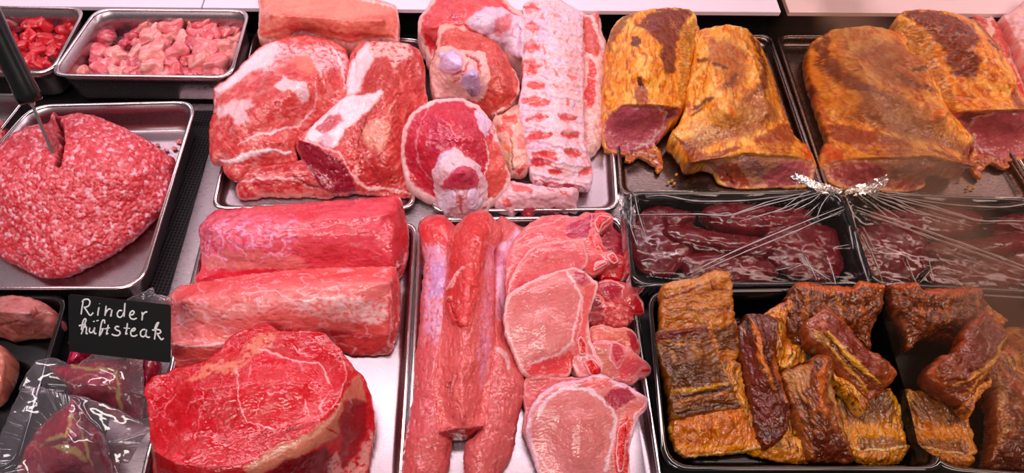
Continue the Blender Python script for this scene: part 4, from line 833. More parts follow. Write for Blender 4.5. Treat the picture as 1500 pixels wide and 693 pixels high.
part_of(o, body('joint_bone', tP4, [(240,545,1.0),(262,500,1.0),(305,492,1.0),(328,525,1.0),(325,585,1.0),(285,618,1.0),(248,594,1.0)], [('fill',(242,226,224)),('mot',(228,200,206),dict(sc=.7,k=.6)),('rim',(222,130,124),dict(w=8,k=.7))], dome=.5, **kb))
part_of(o, body('joint_bone', tP4, [(372,535,1.0),(385,500,1.0),(425,490,1.0),(452,522,1.0),(446,580,1.0),(412,612,1.0),(376,588,1.0)], [('fill',(240,222,222)),('mot',(224,196,204),dict(sc=.7,k=.6)),('rim',(222,130,124),dict(w=8,k=.7))], dome=.5, **kb))
part_of(o, body('muscle_core', tP4, [(245,472,1.0),(288,422,1.0),(350,386,1.0),(410,398,1.0),(436,440,1.0),(420,480,1.0),(360,492,1.0),(300,482,1.0),(262,490,1.0)], [('fill',(202,62,88)),('mot',(214,96,120),dict(sc=.8,k=.6)),('mot',(170,30,60),dict(sc=1,t=.1,k=.6))], dome=.5, **kb))
tag(o, 'front pork knuckle with large round pink cut face and white joint ends', 'pork knuckle')

# ================================================================ TENDERLOINS AND CHOPS
tl = lambda *a: list(a)
SILV = (214,190,210)
o = body('pork_tenderloin', tH, [(285,30,3.0),(320,45,3.2),(345,60,3.2),(352,80,3.0),(330,110,2.8),(318,150,2.8),(308,200,2.8),(300,260,2.8),(305,330,2.6),(330,400,2.4),(350,450,2.2),(345,500,2.0),(330,570,1.6),(320,640,1.2),(290,700,.9),(260,760,.8),(205,760,.8),(195,700,1.4),(195,620,2.4),(240,560,3),(250,300,3),(265,100,3)],
  [('fill',(216,112,104)),('fold',(176,56,58),dict(a=80,l=6,w=1,disp=0.1,k=.55)),('grain',(214,112,100),dict(a=80,l=5,w=.25,k=.6,disp=.05)),('p',(232,196,206),dict(p=[(280,100),(310,90),(325,60),(350,75),(320,110),(308,200),(300,300),(280,300),(275,180)],k=.8,soft=14)),('s',(230,204,190),dict(w=18,p=[(275,370),(300,390),(310,420)],k=.6,br=0)),
   ('p',(200,90,110),dict(p=[(272,120),(300,110),(300,155),(275,165)],k=.6,soft=10)),('s',(190,60,58),dict(w=14,p=[(285,240),(290,300)],k=.6)),('vein',(230,160,150),dict(sc=1.4,w=.05,k=.6,a=80,ra=3)),
   ('s',(238,206,190),dict(w=2.5,p=[(292,600),(300,598),(308,606),(318,605),(322,570)],k=1,taper=0,disp=.1))], dome=1.6, pw=.55, base=.5, lumps=((2.2,.15),(.6,.05)))
tag(o, 'pork tenderloin on the right of the three, mostly under its neighbour', 'tenderloin')
o = body('pork_tenderloin', tH, [(78,48,3.4),(100,28,3.6),(140,26,3.6),(165,50,3.6),(185,80,3.4),(180,200,3.2),(170,400,3.0),(165,560,2.4),(160,640,1.6),(150,700,1.0),(140,760,.8),(20,760,.8),(28,700,1.0),(38,620,1.4),(50,560,1.8),(60,500,2.0),(68,400,2.4),(78,320,2.6),(82,240,2.8),(88,180,3.0),(92,140,3.2),(82,100,3.2)],
  [('fill',(222,112,110)),('fold',(176,56,58),dict(a=82,l=6,w=1,disp=0.1,k=.55)),('grain',(222,118,112),dict(a=82,l=5,w=.25,k=.6,disp=.05)),('p',(224,170,184),dict(p=[(92,110),(130,100),(160,160),(150,300),(120,360),(90,330),(88,200)],k=.85,soft=26,br=-.15)),('p',(196,150,186),dict(p=[(110,150),(140,150),(140,230),(105,240)],k=.6,soft=16)),
   ('p',(220,66,66),dict(p=[(80,50),(140,26),(160,60),(150,110),(110,90),(85,110)],k=.8,soft=10)),('s',(240,160,150),dict(w=14,p=[(132,55),(150,90)],k=.8)),
   ('p',(204,100,88),dict(p=[(40,600),(160,580),(150,760),(20,760)],k=.7,soft=30)),('vein',(238,190,180),dict(sc=1.4,w=.06,k=.6,a=82,ra=4)),('s',(236,150,140),dict(w=5,p=[(110,268),(125,255),(145,248)],k=.9,disp=.1)),
   ('s',(170,70,66),dict(w=3,p=[(60,620),(100,628),(150,625)],k=.6,disp=-.06)),('s',(170,70,66),dict(w=3,p=[(55,650),(100,660),(150,655)],k=.6,disp=-.06))], dome=1.7, pw=.55, base=.5, lumps=((2.2,.15),(.6,.05)))
tag(o, 'pork tenderloin on the left with bluish silver skin', 'tenderloin')
o = body('pork_tenderloin', tH, [(150,110,5.0),(160,75,5.2),(180,45,5.4),(205,22,5.6),(235,14,5.6),(255,20,5.6),(275,40,5.4),(290,60,5.2),(285,90,5),(272,120,4.8),(272,180,4.6),(274,240,4.4),(274,300,4.2),(276,350,4.0),(268,410,3.8),(262,480,3.4),(256,540,2.8),(250,575,2.2),(225,592,1.8),(195,604,1.6),(160,606,1.6),(130,596,1.8),(122,560,2.6),(112,500,3.2),(110,460,3.4),(122,400,3.8),(135,320,4.2),(140,250,4.4),(148,180,4.8)],
  [('fill',(226,114,106)),('fold',(176,56,58),dict(a=82,l=6,w=1,disp=0.12,k=.55)),('grain',(224,116,102),dict(a=82,l=5,w=.25,k=.6,disp=.05)),
   ('p',(214,70,66),dict(p=[(165,90),(205,25),(255,25),(262,70),(240,160),(220,260),(200,320),(165,310),(145,260),(155,170)],k=.8,soft=12,disp=.35)),
   ('p',(222,150,160),dict(p=[(255,100),(275,110),(270,200),(262,400),(240,480),(228,400),(235,300),(248,200)],k=.7,soft=12,br=-.1)),
   ('s',(176,40,40),dict(w=5,p=[(145,240),(165,262),(180,318),(205,315)],k=.7,disp=-.2)),('s',(244,176,160),dict(w=7,p=[(150,225),(170,205),(178,180),(195,165),(185,175),(170,215),(150,222)],k=.9,disp=.2)),
   ('s',(240,176,150),dict(w=7,p=[(148,245),(165,238),(168,250)],k=.9,disp=.15)),('s',(236,150,136),dict(w=5,p=[(235,160),(240,150)],k=.9)),
   ('s',(150,40,40),dict(w=5,p=[(150,480),(158,455),(155,520)],k=.7,disp=-.25)),('s',(160,50,46),dict(w=4,p=[(175,435),(165,470),(165,510)],k=.6,disp=-.15)),('s',(170,60,56),dict(w=4,p=[(120,500),(130,470)],k=.6,disp=-.15)),
   ('vein',(240,176,164),dict(sc=1.4,w=.05,k=.6,a=82,ra=4)),('p',(170,52,50),dict(p=[(125,590),(160,578),(245,572),(250,582),(200,604),(150,608)],k=.85,soft=4))],
  lines=[[(220,60,6.6),(200,250,6.4),(190,420,5.4),(190,560,4.4)],[(130,585,3.4),(190,578,3.6),(245,570,3.4)]], dome=.9, pw=.55, base=.6, th=3.2, lumps=((2.2,.18),(.6,.06)), res=1.4)
tag(o, 'pork tenderloin on top in the middle with a loose red flap', 'tenderloin')

CH1 = (230,146,130); CHD = (176,40,62); CHB = (214,34,36); CHF = (240,190,176)
def chop(T, out, layers, label, lines=(), th=1.6, dome=.28, **kw):
    o = body('pork_chop', T, out, layers, lines=lines, dome=dome, pw=.45, base=.55, th=th, lumps=((2.4,.07),(.6,.02)), res=1.4, **kw)
    tag(o, label, 'pork chop', 'pork chops in the right hand middle tray'); return o
def bone(o, T, out, z):
    part_of(o, body('bone', T, [(x, y, .8) for x, y in out], [('fill',(214,40,44)),('vein',(250,140,126),dict(sc=.35,w=.12,k=.8,patch=0)),('rim',(250,206,194),dict(w=1.7*T[2],k=.9))], dome=.15, pw=.5, base=.6, th=.8, res=1.2, lumps=((.5,.05),), jag=.4, ride=True))
# stack of rib ends at the right, back to front (crop P7)
chop(tP7, [(60,20,2.4),(120,40,2.6),(130,90,2.4),(165,120,2.2),(185,180,1.8),(190,235,1.4),(170,250,1.4),(120,240,1.8),(80,200,2),(60,120,2.4)],
  [('fill',CHD),('mot',(150,20,40),dict(sc=.8,k=.6)),('rim',(214,90,84),dict(w=5,k=.8)),('vein',(220,130,120),dict(sc=1,w=.06,k=.6))], 'dark red pork chop end farthest back beside the liver tray')
chop(tP7, [(90,190,2.8),(150,190,3.0),(180,215,3.0),(192,250,2.6),(175,280,2.2),(155,298,2.0),(120,290,2),(80,290,2),(70,230,2.4)],
  [('fill',(196,24,34)),('mot',(170,14,28),dict(sc=.6,k=.5)),('s',(244,200,180),dict(w=9,p=[(192,250),(172,280),(155,298)],k=.9)),('s',(228,90,80),dict(w=6,p=[(150,195),(185,225)],k=.8))], 'pork chop end with bright red bone and white outer edge')
chop(tP7, [(70,300,3.2),(110,290,3.4),(150,300,3.4),(190,310,3.2),(215,340,3.0),(245,375,2.4),(250,415,2.0),(240,428,1.8),(205,425,1.9),(180,400,2.2),(120,390,2.4),(70,350,2.8)],
  [('fill',(206,90,84)),('p',CHD,dict(p=[(80,310),(140,302),(165,330),(150,365),(110,370),(80,335)],k=.9,soft=6)),('p',(180,30,40),dict(p=[(190,395),(215,360),(240,375),(246,425),(205,422)],k=.9,soft=5)),('s',CHF,dict(w=6,p=[(75,305),(120,293),(170,320),(160,370)],k=.8)),('s',(236,190,176),dict(w=6,p=[(220,350),(248,390),(248,425)],k=.85)),('s',(232,150,136),dict(w=6,p=[(205,340),(180,390)],k=.8))], 'pork chop behind the front stack with dark eye and rounded bone tip')
chop(tP7, [(30,360,3.6),(50,340,3.8),(80,345,3.8),(100,375,3.6),(130,380,3.6),(190,400,3.2),(208,425,2.8),(195,460,2.5),(160,480,2.4),(100,470,2.6),(30,460,3),(25,400,3.4)],
  [('fill',(198,70,70)),('mot',(232,150,130),dict(sc=.5,t=.05,k=.7)),('p',(150,18,34),dict(p=[(28,400),(48,355),(85,375),(90,415),(40,420)],k=.9,soft=5)),('p',(150,24,44),dict(p=[(30,430),(100,425),(100,465),(40,460)],k=.8,soft=5)),('s',(238,150,130),dict(w=9,p=[(45,345),(85,360),(100,410)],k=.9)),('vein',(240,180,160),dict(sc=.7,w=.08,k=.8))], 'fat speckled pork chop end peeping out right of the front stack')
chop(tP7, [(40,480,3.8),(80,468,4.0),(130,480,4.0),(180,480,3.6),(215,500,3.2),(232,540,2.6),(232,580,2.2),(215,600,2.2),(160,590,2.4),(60,590,2.8),(35,540,3.2)],
  [('fill',(222,120,100)),('mot',(230,150,130),dict(sc=.8,k=.5)),('p',CHD,dict(p=[(180,490),(215,510),(230,560),(215,580),(190,540)],k=.85,soft=6)),('rim',(240,180,160),dict(w=5,k=.8)),('s',(240,170,140),dict(w=6,p=[(60,490),(130,500),(190,540)],k=.7))], 'orange-pink pork chop low in the right stack behind the bony one')
chop(tP7, [(45,545,4.4),(90,528,4.6),(140,535,4.6),(180,555,4.2),(215,580,3.8),(260,615,3.0),(276,640,2.4),(268,662,2.2),(235,672,2.2),(215,690,2.2),(190,706,2.0),(150,700,2.2),(90,690,2.6),(60,620,3.4)],
  [('fill',(228,130,120)),('mot',(234,160,150),dict(sc=.8,k=.5)),('p',(214,136,110),dict(p=[(50,560),(100,550),(120,620),(130,690),(80,680),(60,610)],k=.8,soft=8)),('p',(196,44,70),dict(p=[(125,540),(160,545),(175,590),(140,610),(125,570)],k=.85,soft=6)),('p',(222,80,84),dict(p=[(140,620),(200,590),(250,620),(210,660),(160,680)],k=.7,soft=10)),('s',(206,30,34),dict(w=14,p=[(240,655),(268,645)],k=.9)),('s',(246,206,194),dict(w=5,p=[(120,540),(120,600),(140,640),(180,600)],k=.8)),('rim',(244,190,176),dict(w=4,k=.7))], 'bony pork chop in the right stack with jagged pink rib end')
# big chops (crops M3 then M4/H)
_c = chop(tM3, [(5,430,3.6),(15,330,4.0),(50,240,4.4),(110,160,4.6),(180,100,4.8),(240,72,5.0),(330,62,5.0),(400,70,5.0),(450,75,5.0),(510,50,5.2),(600,50,5.2),(655,55,5.0),(682,85,4.8),(650,130,4.6),(600,180,4.4),(620,250,4.0),(640,300,3.8),(560,380,3.6),(400,420,3.4),(200,460,3.2),(60,520,3.0),(8,600,2.8)],
  [('fill',(224,112,108)),('mot',(232,140,132),dict(sc=1.6,k=.6)),('s',(244,180,166),dict(w=10,p=[(90,210),(150,150),(240,120),(340,100),(420,70)],k=.85)),('p',(186,44,84),dict(p=[(380,160),(430,110),(500,95),(545,60),(565,80),(548,150),(520,210),(400,210)],k=.88,soft=10)),('vein',(232,150,160),dict(sc=.6,w=.1,k=.6,m=[(380,160),(440,100),(560,60),(540,200),(400,210)])),
   ('p',(232,60,56),dict(p=[(560,110),(600,60),(660,70),(670,90),(620,130),(596,180)],k=.9,soft=7)),('s',(246,170,160),dict(w=8,p=[(545,60),(550,130),(520,220)],k=.8)),('s',(248,190,170),dict(w=6,p=[(590,190),(560,150)],k=.7)),
   ('s',(120,20,30),dict(w=10,p=[(670,100),(620,140),(600,190)],k=.8,disp=-.2)),('p',(214,24,32),dict(p=[(535,190),(580,200),(640,290),(630,330),(560,330),(520,280)],k=.85,soft=8)),('rim',(238,150,140),dict(w=8,k=.6))], 'back pork chop of the left column with bright red backbone')
bone(_c, tM3, [(566,108),(600,66),(655,70),(668,86),(620,124),(596,172),(576,150)], 5.2)
_c = chop(tM3, [(5,470,4.4),(14,340,4.6),(60,230,5.0),(130,170,5.2),(220,145,5.4),(310,138,5.4),(360,160,5.4),(385,200,5.2),(460,215,5.0),(520,250,4.8),(620,300,4.4),(680,292,4.4),(722,350,4.0),(700,370,3.8),(640,390,3.6),(560,445,3.6),(500,430,3.8),(300,430,3.8),(100,490,3.4),(20,600,3.0)],
  [('fill',(226,118,112)),('mot',(234,144,134),dict(sc=1.6,k=.6)),('s',(246,190,176),dict(w=12,p=[(40,300),(60,240),(140,180)],k=.5)),('s',(246,180,166),dict(w=7,p=[(310,140),(370,165),(395,210)],k=.8)),
   ('p',(226,70,70),dict(p=[(500,400),(560,350),(640,330),(660,350),(640,390),(560,440)],k=.85,soft=8)),('s',(248,214,204),dict(w=12,p=[(575,385),(600,360),(650,345)],k=.9,disp=.08)),('p',(230,50,52),dict(p=[(645,310),(690,300),(718,350),(690,365)],k=.9,soft=6)),('s',(248,200,190),dict(w=7,p=[(600,310),(650,350),(690,370)],k=.8)),('rim',(240,160,150),dict(w=6,k=.6))], 'second pork chop of the left column with cut white rib bone')
bone(_c, tM3, [(648,316),(690,302),(716,345),(712,362),(688,372),(660,350)], 4.9)
bone(_c, tM3, [(562,400),(598,368),(640,356),(646,374),(600,398),(568,416)], 4.6)
chop(tM3, [(20,560,4.8),(30,480,5.0),(80,380,5.4),(140,300,5.8),(200,258,6.0),(280,236,6.0),(360,228,6.0),(430,215,6.0),(490,225,5.8),(512,280,5.4),(525,350,5.0),(500,400,4.8),(440,430,4.6),(300,470,4.4),(150,520,4.2),(60,590,4.0)],
  [('fill',(228,122,116)),('mot',(232,146,136),dict(sc=1.5,k=.6)),('mot',(214,80,86),dict(sc=2.0,t=.15,k=.5)),('rim',(244,178,164),dict(w=12,k=.9)),('s',(244,176,160),dict(w=14,p=[(400,222),(480,235),(505,270)],k=.8)),('s',(246,190,176),dict(w=7,p=[(80,360),(120,300),(190,265)],k=.8)),('s',(246,190,180),dict(w=4,p=[(365,320),(400,350),(440,400)],k=.7)),('s',(208,30,40),dict(w=14,p=[(75,345),(85,360)],k=.8))], 'third pork chop of the left column, smooth pink oval')
_c = chop(tH, [(305,240,6.0),(320,222,6.4),(350,205,6.6),(390,185,6.8),(430,172,7.0),(455,166,7.0),(480,162,7.0),(505,172,6.8),(525,190,6.6),(540,200,6.4),(536,230,6.0),(520,270,5.4),(515,310,4.8),(522,350,4.2),(535,380,3.6),(552,410,3.0),(548,436,2.6),(515,446,2.6),(485,436,2.8),(475,415,3.2),(462,440,2.8),(420,440,3.0),(370,444,3.0),(345,430,3.4),(328,400,4.0),(318,370,4.4),(302,330,5.0),(298,285,5.6)],
  [('fill',(224,138,126)),('mot',(230,150,138),dict(sc=1.8,k=.6)),('p',(222,116,106),dict(p=[(320,220),(430,175),(490,230),(480,290),(400,260),(320,280)],k=.4,soft=40)),('rim',(244,190,176),dict(w=8,k=.9)),
   ('s',(246,200,188),dict(w=6,p=[(455,170),(480,200),(498,240),(485,300),(470,360),(420,395),(370,410),(345,430)],k=.9,taper=0)),
   ('p',(190,58,80),dict(p=[(475,172),(505,175),(520,200),(500,212),(482,195)],k=.88,soft=5)),('p',(224,100,92),dict(p=[(505,210),(535,205),(520,260),(510,320),(500,380),(482,400),(480,340),(495,270)],k=.8,soft=6)),
   ('s',(244,190,180),dict(w=5,p=[(500,240),(496,300),(486,360)],k=.6)),('p',(220,44,46),dict(p=[(490,345),(500,340),(510,375),(500,385),(490,375)],k=.9,soft=4)),
   ('p',(226,60,60),dict(p=[(350,420),(400,405),(450,385),(470,375),(478,400),(460,436),(400,440),(360,442)],k=.75,soft=7)),('vein',(246,190,180),dict(sc=.7,w=.1,k=.8,m=[(350,415),(470,370),(475,440),(360,444)])),
   ('s',(248,200,186),dict(w=8,p=[(478,395),(520,392),(545,420)],k=.8)),('p',(224,46,46),dict(p=[(508,402),(530,400),(545,430),(520,438)],k=.9,soft=4)),('s',(240,160,150),dict(w=7,p=[(490,400),(505,425),(490,438)],k=.7)),
   ('s',(238,180,170),dict(w=2,p=[(400,270),(440,300),(470,350)],k=.5)),('s',(150,30,40),dict(w=4,p=[(476,385),(470,430)],k=.6,disp=-.12)),('vein',(240,190,180),dict(sc=2.0,w=.02,k=.5))], 'large pale front pork chop of the left column with rib bones',
  lines=[[(400,300,6.0),(420,380,4.6)]])
bone(_c, tH, [(489,346),(499,340),(509,362),(508,384),(492,384)], 4.9)
bone(_c, tH, [(504,404),(528,398),(546,418),(548,436),(522,440),(512,424)], 3.4)
chop(tM4, [(78,330,2.4),(130,318,2.6),(200,320,2.8),(290,325,2.8),(340,335,2.6),(300,400,2.4),(200,420,2.2),(140,480,2.0),(100,580,1.4),(80,560,1.4),(70,520,1.6),(78,450,2.0),(70,390,2.2)],
  [('fill',(214,112,104)),('mot',(226,140,130),dict(sc=1.2,k=.6)),('rim',(228,160,150),dict(w=8,k=.8)),('p',(200,90,84),dict(p=[(90,330),(200,325),(190,350),(100,370)],k=.5,soft=12))], 'thin pink pork chop half hidden under the lowest chop')
_c = chop(tM4, [(80,520,3.0),(95,450,3.6),(130,395,4.0),(180,355,4.4),(240,338,4.6),(290,332,4.8),(340,315,5.0),(380,312,5.0),(430,340,4.8),(470,352,4.6),(520,385,4.4),(550,410,4.0),(545,445,3.6),(515,480,3.4),(495,540,2.8),(480,600,2.4),(480,680,1.6),(475,780,1.0),(300,800,.9),(180,800,.9),(130,700,1.2),(105,620,1.8),(88,570,2.2)],
  [('fill',(220,136,124)),('mot',(230,150,138),dict(sc=1.8,k=.6)),('p',(206,116,104),dict(p=[(180,420),(330,400),(400,500),(380,600),(250,640),(150,540)],k=.4,soft=50)),
   ('rim',(232,186,186),dict(w=16,k=.9)),('s',(240,206,196),dict(w=16,p=[(120,480),(160,410),(230,365),(320,370),(390,420),(425,480),(415,560),(390,680)],k=.9,taper=0)),('s',(226,150,140),dict(w=8,p=[(100,540),(120,450),(180,375),(280,345)],k=.6,taper=0)),
   ('p',(224,110,100),dict(p=[(280,345),(345,318),(400,325),(420,355),(370,375),(310,365)],k=.85,soft=6)),('p',(170,36,64),dict(p=[(382,395),(420,370),(470,365),(505,395),(470,430),(425,452),(392,430)],k=.9,soft=6)),('s',(220,130,140),dict(w=8,p=[(430,405),(440,420)],k=.6)),
   ('p',(228,120,104),dict(p=[(470,440),(540,400),(545,440),(500,490),(470,600),(450,480)],k=.7,soft=8)),('p',(214,44,44),dict(p=[(430,520),(470,470),(482,500),(478,620),(475,700),(430,700),(422,600)],k=.92,soft=6)),('vein',(250,120,110),dict(sc=.4,w=.1,k=.7,m=[(430,520),(475,480),(475,700),(430,700)])),
   ('s',(244,206,194),dict(w=8,p=[(545,420),(500,470),(490,540),(480,700)],k=.9,taper=0)),('s',(240,200,186),dict(w=10,p=[(110,600),(150,660),(180,700)],k=.8)),('vein',(240,190,180),dict(sc=2.0,w=.02,k=.5))], 'lowest pork chop, pale round eye with red backbone, cut by the photo bottom',
  lines=[[(290,480,4.4),(290,620,3.0)]])

bone(_c, tM4, [(436,526),(450,508),(468,496),(472,530),(464,600),(456,680),(436,684),(428,620)], 3.0)# ================================================================ SMOKED LOINS
OR = (236,152,40); ORL = (252,204,120); BR = (104,20,8); PUR = (180,88,106)
o = body('smoked_pork_loin', tD, [(60,110,7.0),(85,70,7.6),(140,45,8.2),(220,30,8.6),(300,28,8.6),(345,38,8.2),(360,70,7.6),(368,110,7.0),(352,170,6.4),(340,240,5.8),(325,310,5.2),(318,370,4.6),(300,400,4.2),(270,430,3.6),(245,465,2.8),(215,500,2.0),(240,545,1.4),(240,590,1.2),(225,604,1.1),(215,580,1.2),(190,560,1.4),(160,545,1.4),(130,566,1.2),(112,560,1.3),(110,540,1.4),(70,535,1.6),(45,520,1.9),(34,480,2.6),(36,430,3.6),(36,330,5.0),(42,220,6.0),(46,160,6.6)],
  [('fill',OR),('mot',ORL,dict(sc=2.4,k=.7)),('mot',(198,98,20),dict(sc=1.4,t=.12,k=.6)),('grain',(176,70,16),dict(a=80,l=4,w=.35,t=.2,k=.7,disp=.05)),('grain',(248,200,116),dict(a=80,l=3,w=.3,t=.15,k=.6)),
   ('p',BR,dict(p=[(145,90),(200,40),(260,28),(330,32),(350,45),(320,80),(290,140),(285,250),(255,260),(230,200),(240,160),(190,110)],k=.93,soft=12)),
   ('grain',(196,96,30),dict(a=-60,l=3,w=.14,t=.15,k=.55,m=[(145,90),(260,28),(350,45),(290,140),(285,250),(230,200)])),
   ('p',(90,26,16),dict(p=[(125,130),(150,122),(165,145),(155,165),(130,160)],k=.85,soft=6)),('p',(140,52,22),dict(p=[(150,265),(165,265),(185,310),(195,360),(150,365),(140,340),(125,355),(150,300)],k=.8,soft=10)),('s',(76,16,14),dict(w=26,p=[(155,270),(165,300)],k=.9)),
   ('p',(110,40,22),dict(p=[(50,120),(100,60),(140,45),(110,90),(75,140),(50,200)],k=.75,soft=10)),('s',(214,150,70),dict(w=10,p=[(60,330),(75,200),(110,120)],k=.6)),('s',(170,84,28),dict(w=10,p=[(40,340),(50,250),(90,170)],k=.5)),
   ('p',(196,140,62),dict(p=[(300,110),(350,60),(368,100),(345,200),(320,320),(300,370),(290,300),(305,200)],k=.7,soft=8,disp=.1)),('grain',(120,70,30),dict(a=20,l=.8,w=.2,t=.05,k=.6,m=[(300,100),(368,60),(368,120),(320,380),(290,380)])),
   ('s',(226,160,90),dict(w=18,p=[(210,360),(250,330),(270,290)],k=.7)),('s',(130,70,50),dict(w=10,p=[(255,330),(290,320)],k=.5)),
   ('p',PUR,dict(p=[(40,430),(60,395),(110,372),(180,366),(240,372),(300,380),(300,400),(260,430),(245,465),(200,520),(110,540),(45,522),(34,480)],k=.97,soft=5)),
   ('mot',(196,108,122),dict(sc=1.2,k=.35,m=[(40,420),(110,372),(300,380),(245,465),(110,540),(34,490)])),
   ('p',(88,34,44),dict(p=[(245,380),(290,380),(285,400),(255,420)],k=.8,soft=5)),('s',(196,170,160),dict(w=8,p=[(222,372),(255,395),(235,450),(190,500),(150,520)],k=.8,taper=0)),('s',(180,140,130),dict(w=5,p=[(300,395),(255,430),(235,470)],k=.7)),
   ('p',(190,110,80),dict(p=[(40,515),(110,535),(200,520),(240,545),(240,600),(210,580),(130,566),(60,540)],k=.8,soft=6)),('mot',(110,30,40),dict(sc=.4,t=.05,k=.7,m=[(110,530),(240,500),(245,604),(110,570)])),
   ('s',(226,170,100),dict(w=5,p=[(62,396),(110,368),(180,362),(300,372)],k=.8,taper=0)),('s',(206,130,110),dict(w=4,p=[(38,440),(45,520)],k=.6,taper=0)),
   ('vein',(226,170,90),dict(sc=1.8,w=.05,k=.4))],
  lines=[[(60,392,6.4),(110,370,7.2),(180,362,7.4),(240,368,7.2),(305,378,5.6)],[(34,500,2.0),(110,535,1.4),(200,515,1.8)],[(200,120,9.2),(180,280,8.6)]], flats=[[(30,400),(110,366),(310,376),(250,470),(240,610),(30,560)]],
  dome=.9, base=.5, mat='smoked', lumps=((2.2,.2),(.7,.08)), res=1.5)
tag(o, 'left smoked pork loin with golden rind and smooth purple cut end', 'smoked pork')
o = body('smoked_pork_loin', tD, [(360,110,6.6),(400,98,7.4),(450,88,7.6),(500,90,7.0),(540,104,5.6),(575,140,4.0),(600,190,3.0),(625,260,2.4),(650,340,2.2),(680,420,2.2),(700,470,2.4),(740,505,2.6),(765,540,2.2),(780,585,1.6),(772,620,1.2),(750,648,1.2),(690,655,.9),(620,655,.8),(560,658,.8),(480,656,.8),(440,640,1.0),(420,600,1.4),(390,575,2.4),(340,576,3.4),(322,555,3.6),(315,530,3.8),(285,490,4.0),(270,465,4.4),(300,430,5.0),(325,370,5.4),(330,310,5.8),(345,240,6.2),(355,170,6.5)],
  [('fill',(236,156,56)),('mot',(250,206,130),dict(sc=2.0,k=.6)),('mot',(196,84,20),dict(sc=1.6,t=.12,k=.6)),('grain',(170,66,20),dict(a=75,l=3,w=.3,t=.2,k=.6,disp=.06)),('grain',(250,206,130),dict(a=75,l=2.5,w=.25,t=.15,k=.6)),
   ('p',(160,76,36),dict(p=[(400,130),(470,140),(530,180),(545,260),(500,310),(460,320),(440,250),(400,220)],k=.65,soft=30)),('p',(96,30,18),dict(p=[(358,205),(400,200),(405,218),(365,220)],k=.8,soft=6)),
   ('s',(70,24,20),dict(w=22,p=[(420,222),(465,235)],k=.7)),('s',(100,34,26),dict(w=26,p=[(450,310),(480,290),(505,260)],k=.65)),('s',(80,40,24),dict(w=20,p=[(345,380),(390,355),(420,340)],k=.8)),('s',(80,40,24),dict(w=12,p=[(340,410),(380,375)],k=.7)),
   ('p',(130,70,46),dict(p=[(520,330),(580,290),(620,340),(640,410),(560,470),(440,500),(380,520),(330,540),(310,500),(400,440),(500,400)],k=.7,soft=26)),('grain',(214,150,100),dict(a=40,l=1.0,w=.14,t=.15,k=.7,m=[(420,300),(620,300),(640,420),(440,520),(420,420)])),
   ('p',(206,150,84),dict(p=[(330,450),(400,400),(480,380),(540,370),(560,400),(480,430),(420,490),(370,500)],k=.8,soft=14,br=.0,sc=.4,disp=.08)),
   ('s',(226,118,40),dict(w=18,p=[(470,370),(490,410)],k=.8)),('s',(222,150,50),dict(w=18,p=[(520,100),(570,170),(600,260),(630,390)],k=.85)),('s',(120,44,18),dict(w=12,p=[(575,150),(615,250),(650,360)],k=.7)),('s',(196,84,22),dict(w=10,p=[(600,190),(640,300),(672,420)],k=.8)),
   ('p',(146,44,22),dict(p=[(560,490),(640,440),(680,430),(705,480),(690,540),(640,545),(580,530)],k=.8,soft=12)),('p',(222,152,60),dict(p=[(480,530),(560,490),(600,500),(690,500),(740,500),(760,540),(720,560),(640,545),(560,530),(490,550)],k=.6,soft=10,br=.0)),
   ('p',(214,92,34),dict(p=[(725,500),(750,510),(780,585),(765,620),(745,560)],k=.85,soft=6)),('p',(140,60,30),dict(p=[(270,465),(320,530),(330,575),(390,575),(500,530),(520,510),(400,540),(320,500)],k=.8,soft=8)),
   ('p',(200,140,120),dict(p=[(390,575),(430,560),(520,545),(620,545),(760,560),(780,585),(770,625),(745,650),(600,656),(460,654),(430,610)],k=.95,soft=5)),
   ('p',(170,70,50),dict(p=[(425,590),(450,570),(500,575),(540,620),(540,655),(470,652),(440,630)],k=.85,soft=8)),('s',(90,24,20),dict(w=10,p=[(460,600),(480,630),(490,650)],k=.8)),
   ('p',(186,98,106),dict(p=[(590,620),(620,590),(680,565),(740,565),(765,590),(750,630),(700,650),(610,654)],k=.95,soft=5)),('p',(140,100,100),dict(p=[(480,545),(560,545),(600,590),(580,620),(540,600)],k=.7,soft=8)),('s',(196,120,60),dict(w=8,p=[(390,575),(500,538),(620,540),(740,560)],k=.5,taper=0)),
   ('s',(112,30,8),dict(w=26,p=[(545,110),(590,200),(600,300),(560,330)],k=.8)),('s',(120,34,8),dict(w=20,p=[(600,170),(640,260),(645,340)],k=.8)),('s',(240,160,40),dict(w=12,p=[(580,150),(620,260),(650,370)],k=.9)),('s',(112,30,8),dict(w=24,p=[(660,330),(700,420),(730,500)],k=.75)),
   ('vein',(240,190,110),dict(sc=1.6,w=.05,k=.6))],
  lines=[[(335,570,4.6),(420,555,5.2),(520,535,5.4),(620,538,5.4),(700,545,4.6),(750,560,3.0)],[(430,200,8.6),(470,400,7.6)],[(560,200,6.4),(610,400,5.8)]], flats=[[(390,580),(520,538),(740,552),(785,590),(760,660),(430,665)]],
  dome=.9, base=.5, mat='smoked', lumps=((2.0,.25),(.6,.1)), res=1.5)
tag(o, 'right smoked pork loin, wrinkled orange rind, touching the glass side panel', 'smoked pork')
